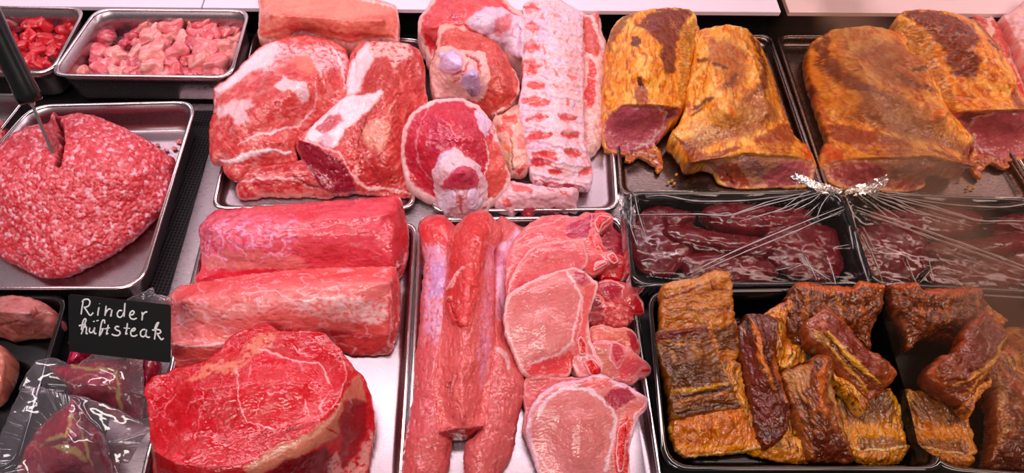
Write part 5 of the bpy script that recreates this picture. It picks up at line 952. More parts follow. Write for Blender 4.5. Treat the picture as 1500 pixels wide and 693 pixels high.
for k, (x, y) in enumerate(((262,638),(275,632),(290,610),(268,520),(88,640),(283,642))):
    o = body('meat_crumb', tD, [(x-4,y-3,.9),(x+3,y-4,.9),(x+5,y+1,.7),(x,y+4,.7),(x-5,y+2,.7)], [('fill',(226,170,100))], dome=.2, base=.45, res=.9, over=False, lumps=((.3,.03),), mat='smoked')
    tag(o, ('leftmost of the three crumbs right of the hanging shred', 'middle of the three crumbs right of the hanging shred', 'tiny golden crumb nearest the right smoked loin', 'tiny crumb highest up between the two smoked loins', 'tiny crumb by the left wall of the smoked loin tray', 'rightmost of the three crumbs right of the hanging shred')[k], 'crumb', 'crumbs before the smoked loins')

# ================================================================ LIVER AND CLING FILM
LV = (92,22,28)
lv = [('fill',(122,28,38)),('mot',(142,40,50),dict(sc=2.0,k=.6)),('mot',(100,22,32),dict(sc=1.2,t=.1,k=.5))]
for out, lab in (([(60,180,1.8),(110,120,2.6),(180,105,2.8),(260,130,2.6),(300,200,2.4),(280,290,1.8),(200,360,1.2),(110,350,1.0),(70,290,1.2)], 'dark red liver piece at the left end of the wrapped tray'),
    ([(240,300,1.6),(330,270,2.0),(450,270,2.0),(560,300,1.8),(600,350,1.4),(560,385,1.0),(420,390,.9),(280,370,1.0)], 'dark red liver piece in the front middle of the wrapped tray'),
    ([(560,180,2.4),(640,150,2.8),(740,170,2.8),(810,190,2.6),(825,260,2.2),(840,330,1.8),(800,375,1.2),(680,370,1.2),(600,320,1.6),(560,260,2.0)], 'dark red liver piece at the right end of the wrapped tray'),
    ([(320,130,2.8),(350,104,3.2),(420,92,3.4),(520,100,3.4),(620,110,3.2),(700,115,3.0),(720,150,2.8),(640,180,2.6),(500,200,2.6),(380,180,2.6)], 'dark red liver piece at the back of the wrapped tray'),
    ([(180,190,3.0),(210,170,3.2),(270,175,3.2),(380,200,3.2),(500,215,3.0),(600,240,2.6),(560,290,2.2),(450,280,2.4),(330,262,2.6),(230,240,2.6),(185,215,2.8)], 'long glossy liver tongue across the middle of the wrapped tray'),
    ([(178,150,3.2),(195,128,3.4),(240,118,3.5),(275,124,3.4),(300,150,3.2),(270,168,3.0),(220,180,3.0),(185,178,3.0)], 'small rounded liver lobe at the upper left of the wrapped tray')):
    o = body('liver_piece', tF, out, lv+[('rim',(130,50,56),dict(w=5,k=.5))], dome=.75, pw=.5, base=.5, th=2, mat='liver', res=1.8, lumps=((2.2,.22),(.8,.05)))
    tag(o, lab, 'liver', 'liver pieces in the wrapped black tray')
def film_mat():
    mt = bpy.data.materials.new('cling_film'); mt.use_nodes = True; nt = mt.node_tree; l = nt.links; nt.nodes.remove(nt.nodes['Principled BSDF'])
    g = nd(nt, 'ShaderNodeNewGeometry')
    n = nd(nt, 'ShaderNodeTexNoise'); n.inputs['Scale'].default_value = 24; n.inputs['Detail'].default_value = 3; n.inputs['Distortion'].default_value = 2.0; l.new(g.outputs['Position'], n.inputs['Vector'])
    bp = nd(nt, 'ShaderNodeBump'); bp.inputs['Strength'].default_value = .16; bp.inputs['Distance'].default_value = .002; l.new(n.outputs['Fac'], bp.inputs['Height'])
    t = nd(nt, 'ShaderNodeBsdfTransparent'); t.inputs[0].default_value = (.97, .96, .96, 1)
    gl = nd(nt, 'ShaderNodeBsdfGlossy'); gl.inputs['Roughness'].default_value = .07; gl.inputs['Color'].default_value = (1, 1, 1, 1); l.new(bp.outputs[0], gl.inputs['Normal'])
    lw = nd(nt, 'ShaderNodeLayerWeight'); lw.inputs['Blend'].default_value = .32; l.new(bp.outputs[0], lw.inputs['Normal'])
    mr = nd(nt, 'ShaderNodeMapRange'); mr.inputs['To Min'].default_value = .008; mr.inputs['To Max'].default_value = .75; l.new(lw.outputs['Fresnel'], mr.inputs['Value'])
    mx = nd(nt, 'ShaderNodeMixShader'); l.new(mr.outputs[0], mx.inputs[0]); l.new(t.outputs[0], mx.inputs[1]); l.new(gl.outputs[0], mx.inputs[2])
    l.new(mx.outputs[0], nt.nodes['Material Output'].inputs['Surface']); return mt
M['film'] = film_mat()
def film(name, T, quad, h, folds, sag=.8, res=2.0, drop=2.2):
    """sheet stretched over a tray: pleats along traced lines, slight sag, skirts over the rim"""
    q = tf(T, quad); q = [np.array(p[:2]) for p in q]
    nu, nv_ = 380, 190
    u, v = np.meshgrid(np.linspace(0, 1, nu), np.linspace(0, 1, nv_))
    X = (q[0][0]*(1-u)+q[1][0]*u)*(1-v)+(q[3][0]*(1-u)+q[2][0]*u)*v; Y = (q[0][1]*(1-u)+q[1][1]*u)*(1-v)+(q[3][1]*(1-u)+q[2][1]*u)*v
    Z = np.full(X.shape, h)
    Z = Z-sag*np.clip(np.sin(u*math.pi), 0, 1)**.6*np.clip(np.sin(v*math.pi), 0, 1)**.6
    e = np.minimum(np.minimum(u, 1-u)*2.2, np.minimum(v, 1-v)); 
    for f in folds:
        pts = tf(T, f[1]); d, _, tt = seg(X, Y, pts)
        w_ = f[0]*.85; Z = Z+f[2]*np.exp(-(d/w_)**2)*(.3+.7*np.sin(np.clip(tt, .03, .97)*math.pi))
    P = W(X, Y, Z).reshape(-1, 3); P[:, 2] += fbm(P/np.array([4.0, 2.0, 1])+3, 2)*.10*sm(e.ravel(), 0, .12)
    idx = np.arange(nu*nv_).reshape(nv_, nu)
    F = [tuple(r) for r in np.stack([idx[:-1, :-1].ravel(), idx[1:, :-1].ravel(), idx[1:, 1:].ravel(), idx[:-1, 1:].ravel()], 1)]
    loop = list(idx[0, :])+list(idx[1:, -1])+list(idx[-1, -2::-1])+list(idx[-2:0:-1, 0])
    c = P.mean(0); Vs = [tuple(p*S_) for p in P]; n0 = len(Vs)
    for k in loop:
        p = P[k].copy(); o_ = (p[:2]-c[:2]); o_ /= np.linalg.norm(o_); p[:2] += o_*.25; p[2] -= drop*(.75+.25*math.sin(k*.7)); Vs.append(tuple(p*S_))
    n = len(loop)
    for i in range(n): F.append((loop[i], n0+i, n0+(i+1) % n, loop[(i+1) % n]))
    o = mesh(name, Vs, F, M['film']); recenter(o); return o
fo = [(1.6,[(265,355),(440,270),(640,185),(835,108)],.5),(1.5,[(300,350),(480,272),(660,198),(840,118)],.42),(2,[(80,136),(300,134),(420,138),(560,90),(700,55)],.4),(1.8,[(430,140),(560,100),(760,52)],.35),(1.6,[(460,160),(600,120),(770,52)],.35),
      (2,[(120,70),(180,66),(300,86),(480,84),(700,58)],.35),(1.5,[(560,130),(640,118),(690,80)],.3),(1.5,[(620,110),(690,60),(720,50)],.35),(1.5,[(660,120),(720,90),(760,55)],.35),(1.5,[(740,150),(760,100),(790,60)],.3),(1.5,[(700,140),(750,95)],.3),
      (2,[(60,60),(62,120),(60,180),(80,240)],.35),(2,[(75,60),(85,120),(110,200)],.3),(1.4,[(640,340),(700,320),(790,375)],.25),(1.4,[(700,290),(740,370)],.25),(1.4,[(780,290),(800,350),(810,390)],.25),(1.4,[(590,340),(640,330)],.2),(1.5,[(880,200),(900,290),(930,380)],.35),(1.4,[(860,180),(875,260)],.3),(1.3,[(640,215),(720,170),(830,130)],.25)]
o = film('cling_film', tF, [(34,44),(836,40),(972,396),(62,402)], 4.85, fo)
M['pleat_glint'] = M['film'].copy(); M['pleat_glint'].name = 'pleat_glint_film'
_nt = M['pleat_glint'].node_tree; _out = _nt.nodes['Material Output']; _src = _out.inputs['Surface'].links[0].from_socket
_df = nd(_nt, 'ShaderNodeBsdfDiffuse'); _df.inputs[0].default_value = (.92, .86, .88, 1); _mx = nd(_nt, 'ShaderNodeMixShader'); _mx.inputs[0].default_value = .34  # whitish diffuse puts the folds' highlight streaks into the film colour
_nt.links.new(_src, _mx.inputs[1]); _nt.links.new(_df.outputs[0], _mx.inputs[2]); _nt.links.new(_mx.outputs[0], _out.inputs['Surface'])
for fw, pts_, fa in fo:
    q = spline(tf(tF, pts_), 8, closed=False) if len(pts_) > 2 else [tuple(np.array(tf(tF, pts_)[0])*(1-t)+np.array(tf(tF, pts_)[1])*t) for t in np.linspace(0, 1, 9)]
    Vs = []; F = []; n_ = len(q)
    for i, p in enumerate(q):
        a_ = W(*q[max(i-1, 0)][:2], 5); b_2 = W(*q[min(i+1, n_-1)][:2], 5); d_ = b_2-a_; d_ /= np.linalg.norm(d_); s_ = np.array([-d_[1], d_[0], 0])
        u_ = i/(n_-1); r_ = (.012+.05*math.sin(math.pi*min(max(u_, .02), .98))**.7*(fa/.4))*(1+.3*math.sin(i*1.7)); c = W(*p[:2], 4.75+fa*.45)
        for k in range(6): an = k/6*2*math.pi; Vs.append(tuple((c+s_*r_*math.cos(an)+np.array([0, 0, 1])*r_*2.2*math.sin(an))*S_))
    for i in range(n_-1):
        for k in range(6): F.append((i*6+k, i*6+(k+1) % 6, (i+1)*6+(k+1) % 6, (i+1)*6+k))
    part_of(o, mesh('pleat_glint', Vs, F, M['pleat_glint']))
tag(o, 'wrinkled clear cling film stretched over the liver tray', 'cling film')
# gathered film corner by the glass
import random as _r
def scrap(name, T, pts, h, label, seed=1, amp=.5):
    """crumpled knot of film: several folded ribbons"""
    rs = np.random.RandomState(seed); Vs = []; F = []
    q = [W(*(tf(T, [(p[0], p[1])])[0]), h+p[2]) for p in pts]
    for s_ in range(6):
        off = rs.normal(size=(len(q), 3))*.22*amp*2; n0 = len(Vs); w_ = .35+rs.rand()*.5
        dir_ = rs.normal(size=3); dir_ /= np.linalg.norm(dir_); N = 24
        for i in range(N+1):
            t = i/N*(len(q)-1); k = min(int(t), len(q)-2); f = t-k
            p = (q[k]+off[k])*(1-f)+(q[k+1]+off[k+1])*f
            for j in range(5):
                d = (j-2)/2*w_*(.4+.6*math.sin(i/N*math.pi)); Vs.append(tuple((p+dir_*d+np.array([0, 0, .12*math.sin(i*1.9+j*2+s_)]))*S_))
        for i in range(N):
            for j in range(4):
                a = n0+i*5+j; F.append((a, a+1, a+6, a+5))
    o = mesh(name, Vs, F, M['film_scrap']); recenter(o); tag(o, label, 'cling film'); return o
M['film_scrap'] = M['film'].copy(); M['film_scrap'].name = 'crumpled_film'
for n in M['film_scrap'].node_tree.nodes:
    if n.type == 'MAP_RANGE': n.inputs['To Min'].default_value = .16
scrap('film_scrap', tF, [(650,-5,.3),(700,15,.6),(745,35,.7),(790,45,.5),(832,52,.3)], 4.6, 'crumpled cling film knot at the back right corner of the liver tray', 5)
scrap('film_scrap', tF, [(14,60,-.5),(40,90,0),(50,130,.1),(60,180,0)], 4.6, 'crumpled cling film edge at the left corner of the liver tray', 8, .7)

# ================================================================ SMOKED RIBS in the black tray, bottom layer first
S1 = (222,142,44); S2 = (136,50,18); S3 = (62,20,10)
def smk(T, out, layers, label, lines=(), dome=.35, th=1.8, a=80, base_c=S1, **kw):
    ly = [('fill',base_c),('fold',(50,16,8),dict(a=a,l=2.6,w=.6,disp=.22,k=.55,t=.09)),('mot',S2,dict(sc=1.4,k=.7)),('mot',(240,178,90),dict(sc=.9,t=.1,k=.7)),('grain',S3,dict(a=a,l=3.2,w=.32,t=.08,k=.7,disp=.13)),('grain',(246,190,100),dict(a=a,l=2.6,w=.22,t=.2,k=.7)),('vein',(58,20,12),dict(sc=1.3,w=.06,k=.6))]+layers
    o = body('smoked_rib_piece', T, out, ly, lines=lines, dome=dome, pw=.5, base=.5, th=th, mat='smoked', lumps=((1.6,.32),(.5,.05)), res=1.3, jag=1.7, grain_a=a, **kw)
    tag(o, label, 'smoked ribs', 'smoked rib pieces in the black tray'); return o
YL = (222,150,26)
smk(tG, [(690,620,1.4),(860,600,1.6),(852,640,1.0),(830,664,.8),(720,664,.8),(690,650,.9)], [('p',(206,130,30),dict(p=[(690,625),(850,620),(830,664),(700,660)],k=.6,soft=8))], 'yellow smoked rib edge at the very bottom right of the pile', over=False)
smk(tG, [(340,600,1.4),(420,560,1.8),(520,580,1.8),(560,620,1.4),(560,660,.9),(460,660,.9),(400,645,.9),(350,630,1.0)], [('p',(206,126,34),dict(p=[(380,620),(560,620),(560,660),(420,655)],k=.7,soft=8))], 'yellowish smoked rib edge at the bottom middle of the pile', over=False)
smk(tG, [(640,440,2.2),(800,420,2.6),(812,425,2.6),(835,470,2.2),(858,512,1.6),(845,520,1.6),(856,580,1.4),(860,612,1.4),(830,622,1.4),(760,622,1.4),(680,616,1.5),(660,560,1.8)],
  [('p',(112,66,32),dict(p=[(640,440),(800,430),(830,500),(760,530),(680,520),(640,480)],k=.8,soft=14)),('p',YL,dict(p=[(655,550),(700,530),(800,550),(856,560),(858,600),(680,600)],k=.85,soft=16)),('p',(110,64,44),dict(p=[(700,580),(800,575),(850,590),(855,612),(700,612)],k=.7,soft=8)),('s',(232,206,150),dict(w=6,p=[(672,606),(700,618),(780,616),(858,606)],k=.95,taper=0,disp=.06)),('s',(206,150,36),dict(w=18,p=[(800,430),(830,470),(850,512)],k=.9)),('grain',(170,110,60),dict(a=75,l=3,w=.2,t=.15,k=.6))], 'wide flat smoked rib sheet with pale lower edge at the bottom right')
smk(tG, [(345,300,2.6),(420,250,3),(500,240,3),(540,330,2.6),(560,450,2.2),(540,560,1.8),(430,570,1.6),(350,540,1.6),(300,420,2)], [('mot',(90,40,24),dict(sc=1,k=.5))], 'dark smoked rib piece buried in the middle of the pile', over=False)
smk(tG, [(470,130,5.4),(500,80,6.4),(540,72,6.6),(600,85,6.6),(640,82,6.6),(690,90,6.6),(705,68,6.8),(740,75,6.8),(788,84,6.6),(784,130,5.8),(768,180,5.0),(745,230,4.2),(738,290,3.2),(700,270,3.0),(640,240,3.4),(560,260,3.4),(520,300,3.0),(480,250,3.6),(465,190,4.4)],
  [('fill',(116,58,24)),('mot',(82,34,16),dict(sc=1,k=.6)),('s',(196,96,36),dict(w=20,p=[(500,80),(600,95),(690,95),(710,75),(785,90)],k=.85,disp=.12,taper=0)),('s',(176,110,30),dict(w=20,p=[(545,100),(535,160),(540,200)],k=.75,disp=.12)),('s',(176,110,30),dict(w=18,p=[(625,100),(640,150),(650,200)],k=.75,disp=.12)),('s',(150,84,28),dict(w=18,p=[(710,110),(720,160),(715,200)],k=.6,disp=.1)),('mot',(196,110,50),dict(sc=.5,t=.12,k=.6)),('s',(160,100,80),dict(w=8,p=[(785,90),(768,180),(745,230)],k=.6))], 'curved smoked rib sheet standing at the back right of the pile', dome=.8, a=85, lines=[[(560,180,5.4),(720,180,5.0)]])
smk(tG, [(402,170,4.6),(440,150,5.0),(480,130,5.2),(490,150,5.0),(470,180,4.6),(468,210,4.2),(440,200,4.2),(405,186,4.4)], [('mot',(206,120,100),dict(sc=.5,t=0,k=.8))], 'small pinkish smoked end beside the standing rib sheet')
# left column: three overlapping sheets
smk(tG, [(95,515,2.6),(180,500,3.0),(290,480,3.2),(330,475,3.0),(350,520,2.4),(375,575,2.0),(390,610,1.8),(330,622,1.6),(240,632,1.5),(150,640,1.5),(120,625,1.7),(100,580,2.0)],
  [('p',(200,108,44),dict(p=[(95,510),(330,480),(390,612),(150,640),(100,590)],k=.7,soft=8)),('s',(226,150,44),dict(w=20,p=[(110,610),(200,612),(300,606),(370,596)],k=.8)),('s',(226,160,70),dict(w=12,p=[(180,530),(190,580)],k=.6)),('s',(226,160,70),dict(w=12,p=[(240,520),(250,570)],k=.6)),('s',(150,50,24),dict(w=14,p=[(215,530),(225,580)],k=.6)),('s',(150,50,24),dict(w=14,p=[(280,510),(310,560)],k=.6)),('s',(226,190,130),dict(w=4,p=[(150,638),(240,630),(330,620),(390,608)],k=.9,taper=0))], 'orange smoked rib sheet at the bottom left of the tray', th=1.4)
smk(tG, [(64,100,6.8),(80,78,7.2),(130,66,7.4),(180,62,7.4),(205,45,7.6),(240,34,7.7),(280,42,7.6),(292,70,7.2),(296,140,6.2),(305,200,5.4),(322,260,4.6),(320,310,4.0),(290,330,3.8),(240,330,4),(160,250,4.8),(70,230,5.2),(66,160,6.0)],
  [('fill',(176,104,44)),('mot',(206,140,70),dict(sc=1,k=.6)),('s',(214,150,96),dict(w=36,p=[(75,95),(140,72),(200,75),(240,50),(282,60)],k=.8,disp=.2)),('s',(120,30,20),dict(w=9,p=[(70,130),(130,110),(190,88),(215,80)],k=.8)),('s',(120,30,20),dict(w=8,p=[(215,60),(235,100),(285,95)],k=.8,disp=-.1)),
   ('p',(90,46,20),dict(p=[(230,230),(300,200),(322,290),(250,300)],k=.8,soft=12)),('s',(170,96,30),dict(w=10,p=[(80,150),(180,140),(280,130)],k=.6)),('s',(100,50,24),dict(w=6,p=[(80,170),(180,165),(290,160)],k=.7,disp=-.1,taper=0)),('s',(170,130,40),dict(w=20,p=[(180,180),(200,215)],k=.6,disp=.1)),('s',(150,110,40),dict(w=20,p=[(110,190),(130,200)],k=.6)),('s',(190,130,110),dict(w=6,p=[(294,80),(302,180),(318,250)],k=.7))], 'smoked rib slab at the back left with pale wavy top edge', th=2.4, a=5, lines=[[(180,170,6.4)]+[(250,180,6.2)]])
smk(tG, [(48,245,5.6),(62,225,6.0),(110,222,6.2),(150,215,6.2),(205,208,6.2),(220,235,6.0),(240,290,5.4),(270,350,4.8),(300,400,4.4),(318,435,4.0),(330,470,3.6),(290,485,3.4),(200,498,3.4),(120,515,3.2),(98,510,3.2),(90,440,3.6),(78,380,4.2),(62,320,4.8)],
  [('fill',(116,62,24)),('mot',(150,96,36),dict(sc=1.2,k=.6)),('s',(112,24,20),dict(w=30,p=[(55,255),(110,240),(210,228)],k=.9,disp=.15)),('s',(196,110,50),dict(w=10,p=[(75,226),(140,218),(200,212)],k=.85)),('s',(170,120,50),dict(w=16,p=[(90,290),(110,330)],k=.6)),('s',(170,120,50),dict(w=16,p=[(170,280),(190,320)],k=.6)),('p',(92,50,20),dict(p=[(80,330),(200,330),(270,380),(220,400),(100,400)],k=.7,soft=14)),
   ('s',(206,150,40),dict(w=14,p=[(100,430),(180,420),(290,400)],k=.8,disp=.06)),('s',(196,110,30),dict(w=14,p=[(100,470),(180,450),(300,435)],k=.8)),('s',(60,24,12),dict(w=14,p=[(110,450),(200,440),(300,415)],k=.8,disp=-.12)),('s',(60,24,12),dict(w=10,p=[(100,500),(200,485),(320,465)],k=.8,disp=-.12)),('s',(190,110,90),dict(w=6,p=[(212,215),(240,290),(300,400)],k=.85,taper=0)),('s',(206,140,70),dict(w=8,p=[(55,265),(130,275),(225,262)],k=.6))], 'dark smoked rib sheet with maroon top edge, left front of the pile', th=2.0, a=10, lines=[[(140,300,5.8),(180,400,4.8)]])
smk(tG, [(255,330,4.2),(290,325,4.4),(320,340,4.2),(330,400,3.8),(345,460,3.4),(362,520,2.8),(350,540,2.6),(320,470,3.4),(290,400,3.8)], [('mot',(206,140,90),dict(sc=.5,k=.7))], 'narrow shredded smoked strip between the left sheet and the dark rib', th=1.4)
# middle pieces
smk(tG, [(330,200,5.6),(345,175,6.2),(390,176,6.4),(430,190,6.4),(450,220,6.2),(455,270,5.6),(440,330,5.0),(455,400,4.6),(475,460,4.2),(485,500,3.8),(470,560,3.2),(440,590,2.8),(405,612,2.4),(380,570,2.8),(360,500,3.4),(345,430,4.0),(330,340,4.6),(318,260,5.0),(312,225,5.0)],
  [('fill',(104,40,22)),('mot',(130,60,34),dict(sc=.7,k=.6)),('s',(206,124,50),dict(w=22,p=[(350,190),(375,240),(385,300),(400,360),(430,420)],k=.85,disp=.2)),('s',(190,104,44),dict(w=16,p=[(420,300),(450,380),(470,470)],k=.8,disp=.15)),('s',(66,22,14),dict(w=12,p=[(400,220),(410,300),(420,370),(450,440)],k=.7,disp=-.25)),('s',(50,16,12),dict(w=24,p=[(340,190),(345,240)],k=.7)),
   ('p',(120,44,34),dict(p=[(325,260),(370,300),(390,380),(420,470),(440,520),(400,550),(360,460)],k=.85,soft=8)),('grain',(150,80,66),dict(a=20,l=.8,w=.12,t=.15,k=.5,m=[(325,260),(370,300),(440,520),(400,550)])),('s',(60,24,20),dict(w=20,p=[(400,570),(440,560)],k=.6)),('s',(206,150,130),dict(w=7,p=[(315,215),(335,240)],k=.8))], 'thick dark meaty smoked rib standing left of the centre', th=3.0, a=100, lines=[[(390,260,7.0),(410,400,5.8)]])
smk(tG, [(440,200,5.0),(465,215,5.0),(475,260,4.8),(520,290,4.4),(530,320,4.0),(500,350,3.8),(450,355,4.0),(440,300,4.6)], [('s',(190,90,50),dict(w=12,p=[(460,230),(480,290),(520,310)],k=.7))], 'small brown smoked piece wedged behind the centre ribs', th=1.6)
smk(tG, [(455,370,4.6),(490,350,5.0),(540,335,5.4),(550,318,5.8),(590,308,6.0),(620,312,6.0),(625,350,5.6),(615,400,5.2),(635,460,4.6),(650,520,4.0),(670,590,3.2),(690,640,2.4),(680,660,1.8),(600,656,1.8),(560,655,1.8),(530,620,2.2),(520,560,2.8),(495,500,3.4),(475,430,4.0)],
  [('fill',(160,92,46)),('mot',(112,48,28),dict(sc=.9,k=.6)),('p',(196,140,84),dict(p=[(460,370),(540,340),(545,390),(520,430),(550,470),(500,440),(475,420)],k=.7,soft=12)),('s',(206,110,44),dict(w=26,p=[(600,320),(585,380),(580,430),(600,560)],k=.7,disp=.18)),('s',(56,20,14),dict(w=22,p=[(560,330),(575,360)],k=.7)),('s',(206,160,110),dict(w=9,p=[(610,350),(615,420),(640,520),(660,590)],k=.7)),
   ('p',(96,34,24),dict(p=[(560,570),(620,550),(660,600),(680,650),(600,656),(560,640)],k=.8,soft=8)),('p',(80,34,26),dict(p=[(560,490),(590,500),(620,540),(580,550)],k=.6,soft=8)),('s',(70,26,16),dict(w=10,p=[(500,430),(540,500),(560,600)],k=.6,disp=-.2))], 'long smoked rib bone piece in the front centre of the pile', th=2.6, a=110, lines=[[(570,380,6.4),(600,560,4.2)]])
smk(tG, [(615,360,5.0),(640,380,5.2),(680,400,5.2),(720,440,4.8),(740,470,4.2),(722,498,3.8),(700,490,3.8),(680,450,4.2),(640,410,4.6)], [('s',(190,110,50),dict(w=10,p=[(640,390),(700,450),(725,490)],k=.8,disp=.1))], 'slim smoked rib tip hanging below the topmost rib', th=1.4)
smk(tG, [(530,205,7.0),(560,185,7.4),(590,158,7.8),(605,155,7.8),(640,185,7.6),(680,225,7.2),(700,255,7.0),(730,290,6.6),(770,310,6.2),(810,345,5.8),(828,360,5.6),(822,390,5.2),(790,420,4.8),(750,445,4.8),(735,450,4.8),(700,420,5.2),(650,370,5.6),(610,320,6.0),(580,280,6.2),(545,265,6.4),(538,235,6.6)],
  [('fill',(150,76,36)),('mot',(112,44,28),dict(sc=.8,k=.5)),('p',(130,46,30),dict(p=[(600,175),(650,200),(720,280),(760,350),(740,370),(700,330),(640,270),(600,220)],k=.8,soft=8)),('s',(222,164,70),dict(w=20,p=[(600,230),(650,290),(720,360),(770,400)],k=.9,disp=.2)),('s',(214,150,60),dict(w=14,p=[(590,260),(640,320),(700,390),(740,430)],k=.8,disp=.15)),('s',(90,40,20),dict(w=8,p=[(590,240),(650,310),(740,400)],k=.7,disp=-.15)),
   ('p',(206,130,110),dict(p=[(532,205),(590,162),(605,200),(590,240),(560,250),(540,235)],k=.75,soft=8,br=0,sc=.3)),('p',(226,176,120),dict(p=[(545,235),(580,230),(610,260),(600,290),(560,262)],k=.7,soft=8)),('s',(206,110,50),dict(w=12,p=[(790,330),(820,365),(790,410)],k=.7)),('s',(196,90,40),dict(w=8,p=[(600,160),(660,205),(720,275),(780,320)],k=.7))], 'topmost smoked rib lying diagonally with golden bone edge', th=2.4, a=-50, lines=[[(600,220,8.2),(700,320,7.4),(770,380,6.2)]])
# ================================================================ LOWER LEFT: offal, sign, vacuum packed steaks, knife
OF = (196,128,112)
o = body('offal_piece', tK8, [(-60,130,4.6),(0,120,5.0),(40,116,5.2),(90,122,5.0),(140,140,4.6),(175,165,4.0),(192,200,3.2),(180,228,2.4),(140,245,1.8),(90,252,1.5),(60,258,1.3),(40,265,1.2),(0,250,1.2),(-60,240,1.2),(-90,190,2.5)],
  [('fill',(190,118,104)),('mot',(206,146,130),dict(sc=2,k=.6)),('mot',(150,74,64),dict(sc=1.4,t=.05,k=.5)),('s',(120,50,44),dict(w=9,p=[(0,216),(40,206),(60,200),(80,204)],k=.8,disp=-.3)),('s',(206,150,110),dict(w=8,p=[(30,258),(90,248),(150,240)],k=.6)),('p',(214,160,150),dict(p=[(40,150),(80,140),(110,170),(90,200),(50,190)],k=.4,soft=20)),('s',(160,84,74),dict(w=7,p=[(120,150),(135,175),(110,190)],k=.6,disp=-.1)),('s',(220,180,170),dict(w=5,p=[(100,240),(110,225)],k=.6))], lines=[[(0,170,6.0),(100,175,5.8)]], dome=.9, base=.5, mat='liver', res=1.6)
tag(o, 'brownish pink rounded offal piece at the left edge above the steaks', 'offal')
o = body('offal_piece', tK8, [(-100,270,4),(-20,268,4.6),(5,285,4.4),(22,320,4.0),(22,380,3.2),(10,430,2.4),(-10,470,1.6),(-100,480,1.4)],
  [('fill',(206,130,104)),('mot',(220,150,126),dict(sc=2,k=.6)),('s',(140,60,50),dict(w=10,p=[(18,330),(16,400),(0,450)],k=.5))], dome=1.0, base=.5, mat='liver', res=1.8)
tag(o, 'orange-pink offal piece mostly cut off by the left photo edge', 'offal')

# ---- chalkboard price card, upright on a small clear foot
tS = (95, 420, 6.3)
def sp(x, y, z): return W(x/6.3+95, y/6.3+420, z)
zt = 10.6
TL_, TR_ = sp(30,70,zt), sp(975,170,zt)
BL_ = TL_.copy(); BR_ = TR_.copy()
def raypt(x, y, P0, N):
    r = ray(x/6.3+95, y/6.3+420); c0 = np.array([0, 0, CH]); return c0+r*(((P0-c0)@N)/(r@N))
ex = (TR_-TL_)/np.linalg.norm(TR_-TL_); hz = np.cross(ex, [0, 0, 1.]); hz /= np.linalg.norm(hz)
if hz[1] > 0: hz = -hz
B0 = W(102, 515, 6.4); dn = B0-TL_; dn -= ex*(dn@ex)*.35; hh = np.linalg.norm(dn); dn /= hh
Ncard = np.cross(ex, dn); Ncard /= np.linalg.norm(Ncard)
if Ncard[2] < 0: Ncard = -Ncard
wd_ = np.linalg.norm(TR_-TL_)
root = empty('price_sign', tuple((TL_+ex*wd_/2+dn*hh)*S_)); tag(root, 'small black chalkboard sign with handwritten white text Rinder hüftsteak', 'sign')
def cardpts(off, r=.35, n=5):
    q = [TL_, TL_+ex*wd_, TL_+ex*wd_+dn*hh, TL_+dn*hh]; out = []
    for i in range(4):
        a, b, c = q[i-1], q[i], q[(i+1) % 4]; u = (a-b)/np.linalg.norm(a-b); v = (c-b)/np.linalg.norm(c-b)
        for k in range(n+1):
            t = k/n; out.append((1-t)**2*(b+u*r)+2*t*(1-t)*b+t*t*(b+v*r)+Ncard*off)
    return np.array(out)
cd = ringmesh('card', [cardpts(0), cardpts(-.14)], plain('chalkboard', (10,9,11), .5, 0, .3), root, cap0=True, cap1=True); part_of(root, cd)
for p_ in cd.data.polygons: p_.use_smooth = False
clear = M['film'].copy(); clear.name = 'clear_plastic'
foot_pts = [TL_+ex*(wd_*.5+s_)+dn*(hh-1.2) for s_ in (-1.2, 1.2)]
back = -hz
V_ = [];
for p in foot_pts: V_ += [p-Ncard*.16, p+dn*1.3-Ncard*.16]
base_z = .4
for p in foot_pts:
    q = p+dn*1.3; V_ += [np.array([q[0], q[1], base_z])-Ncard*np.array([.2, .2, 0]), np.array([q[0], q[1], base_z])+back*3.0]
ft = mesh('stand', [tuple(v*S_) for v in V_], [(0,1,3,2),(1,4,6,3),(4,5,7,6)], clear, root, smooth=False); part_of(root, ft)
chalk = plain('chalk_white', (222,222,222), .8, 0, .1)
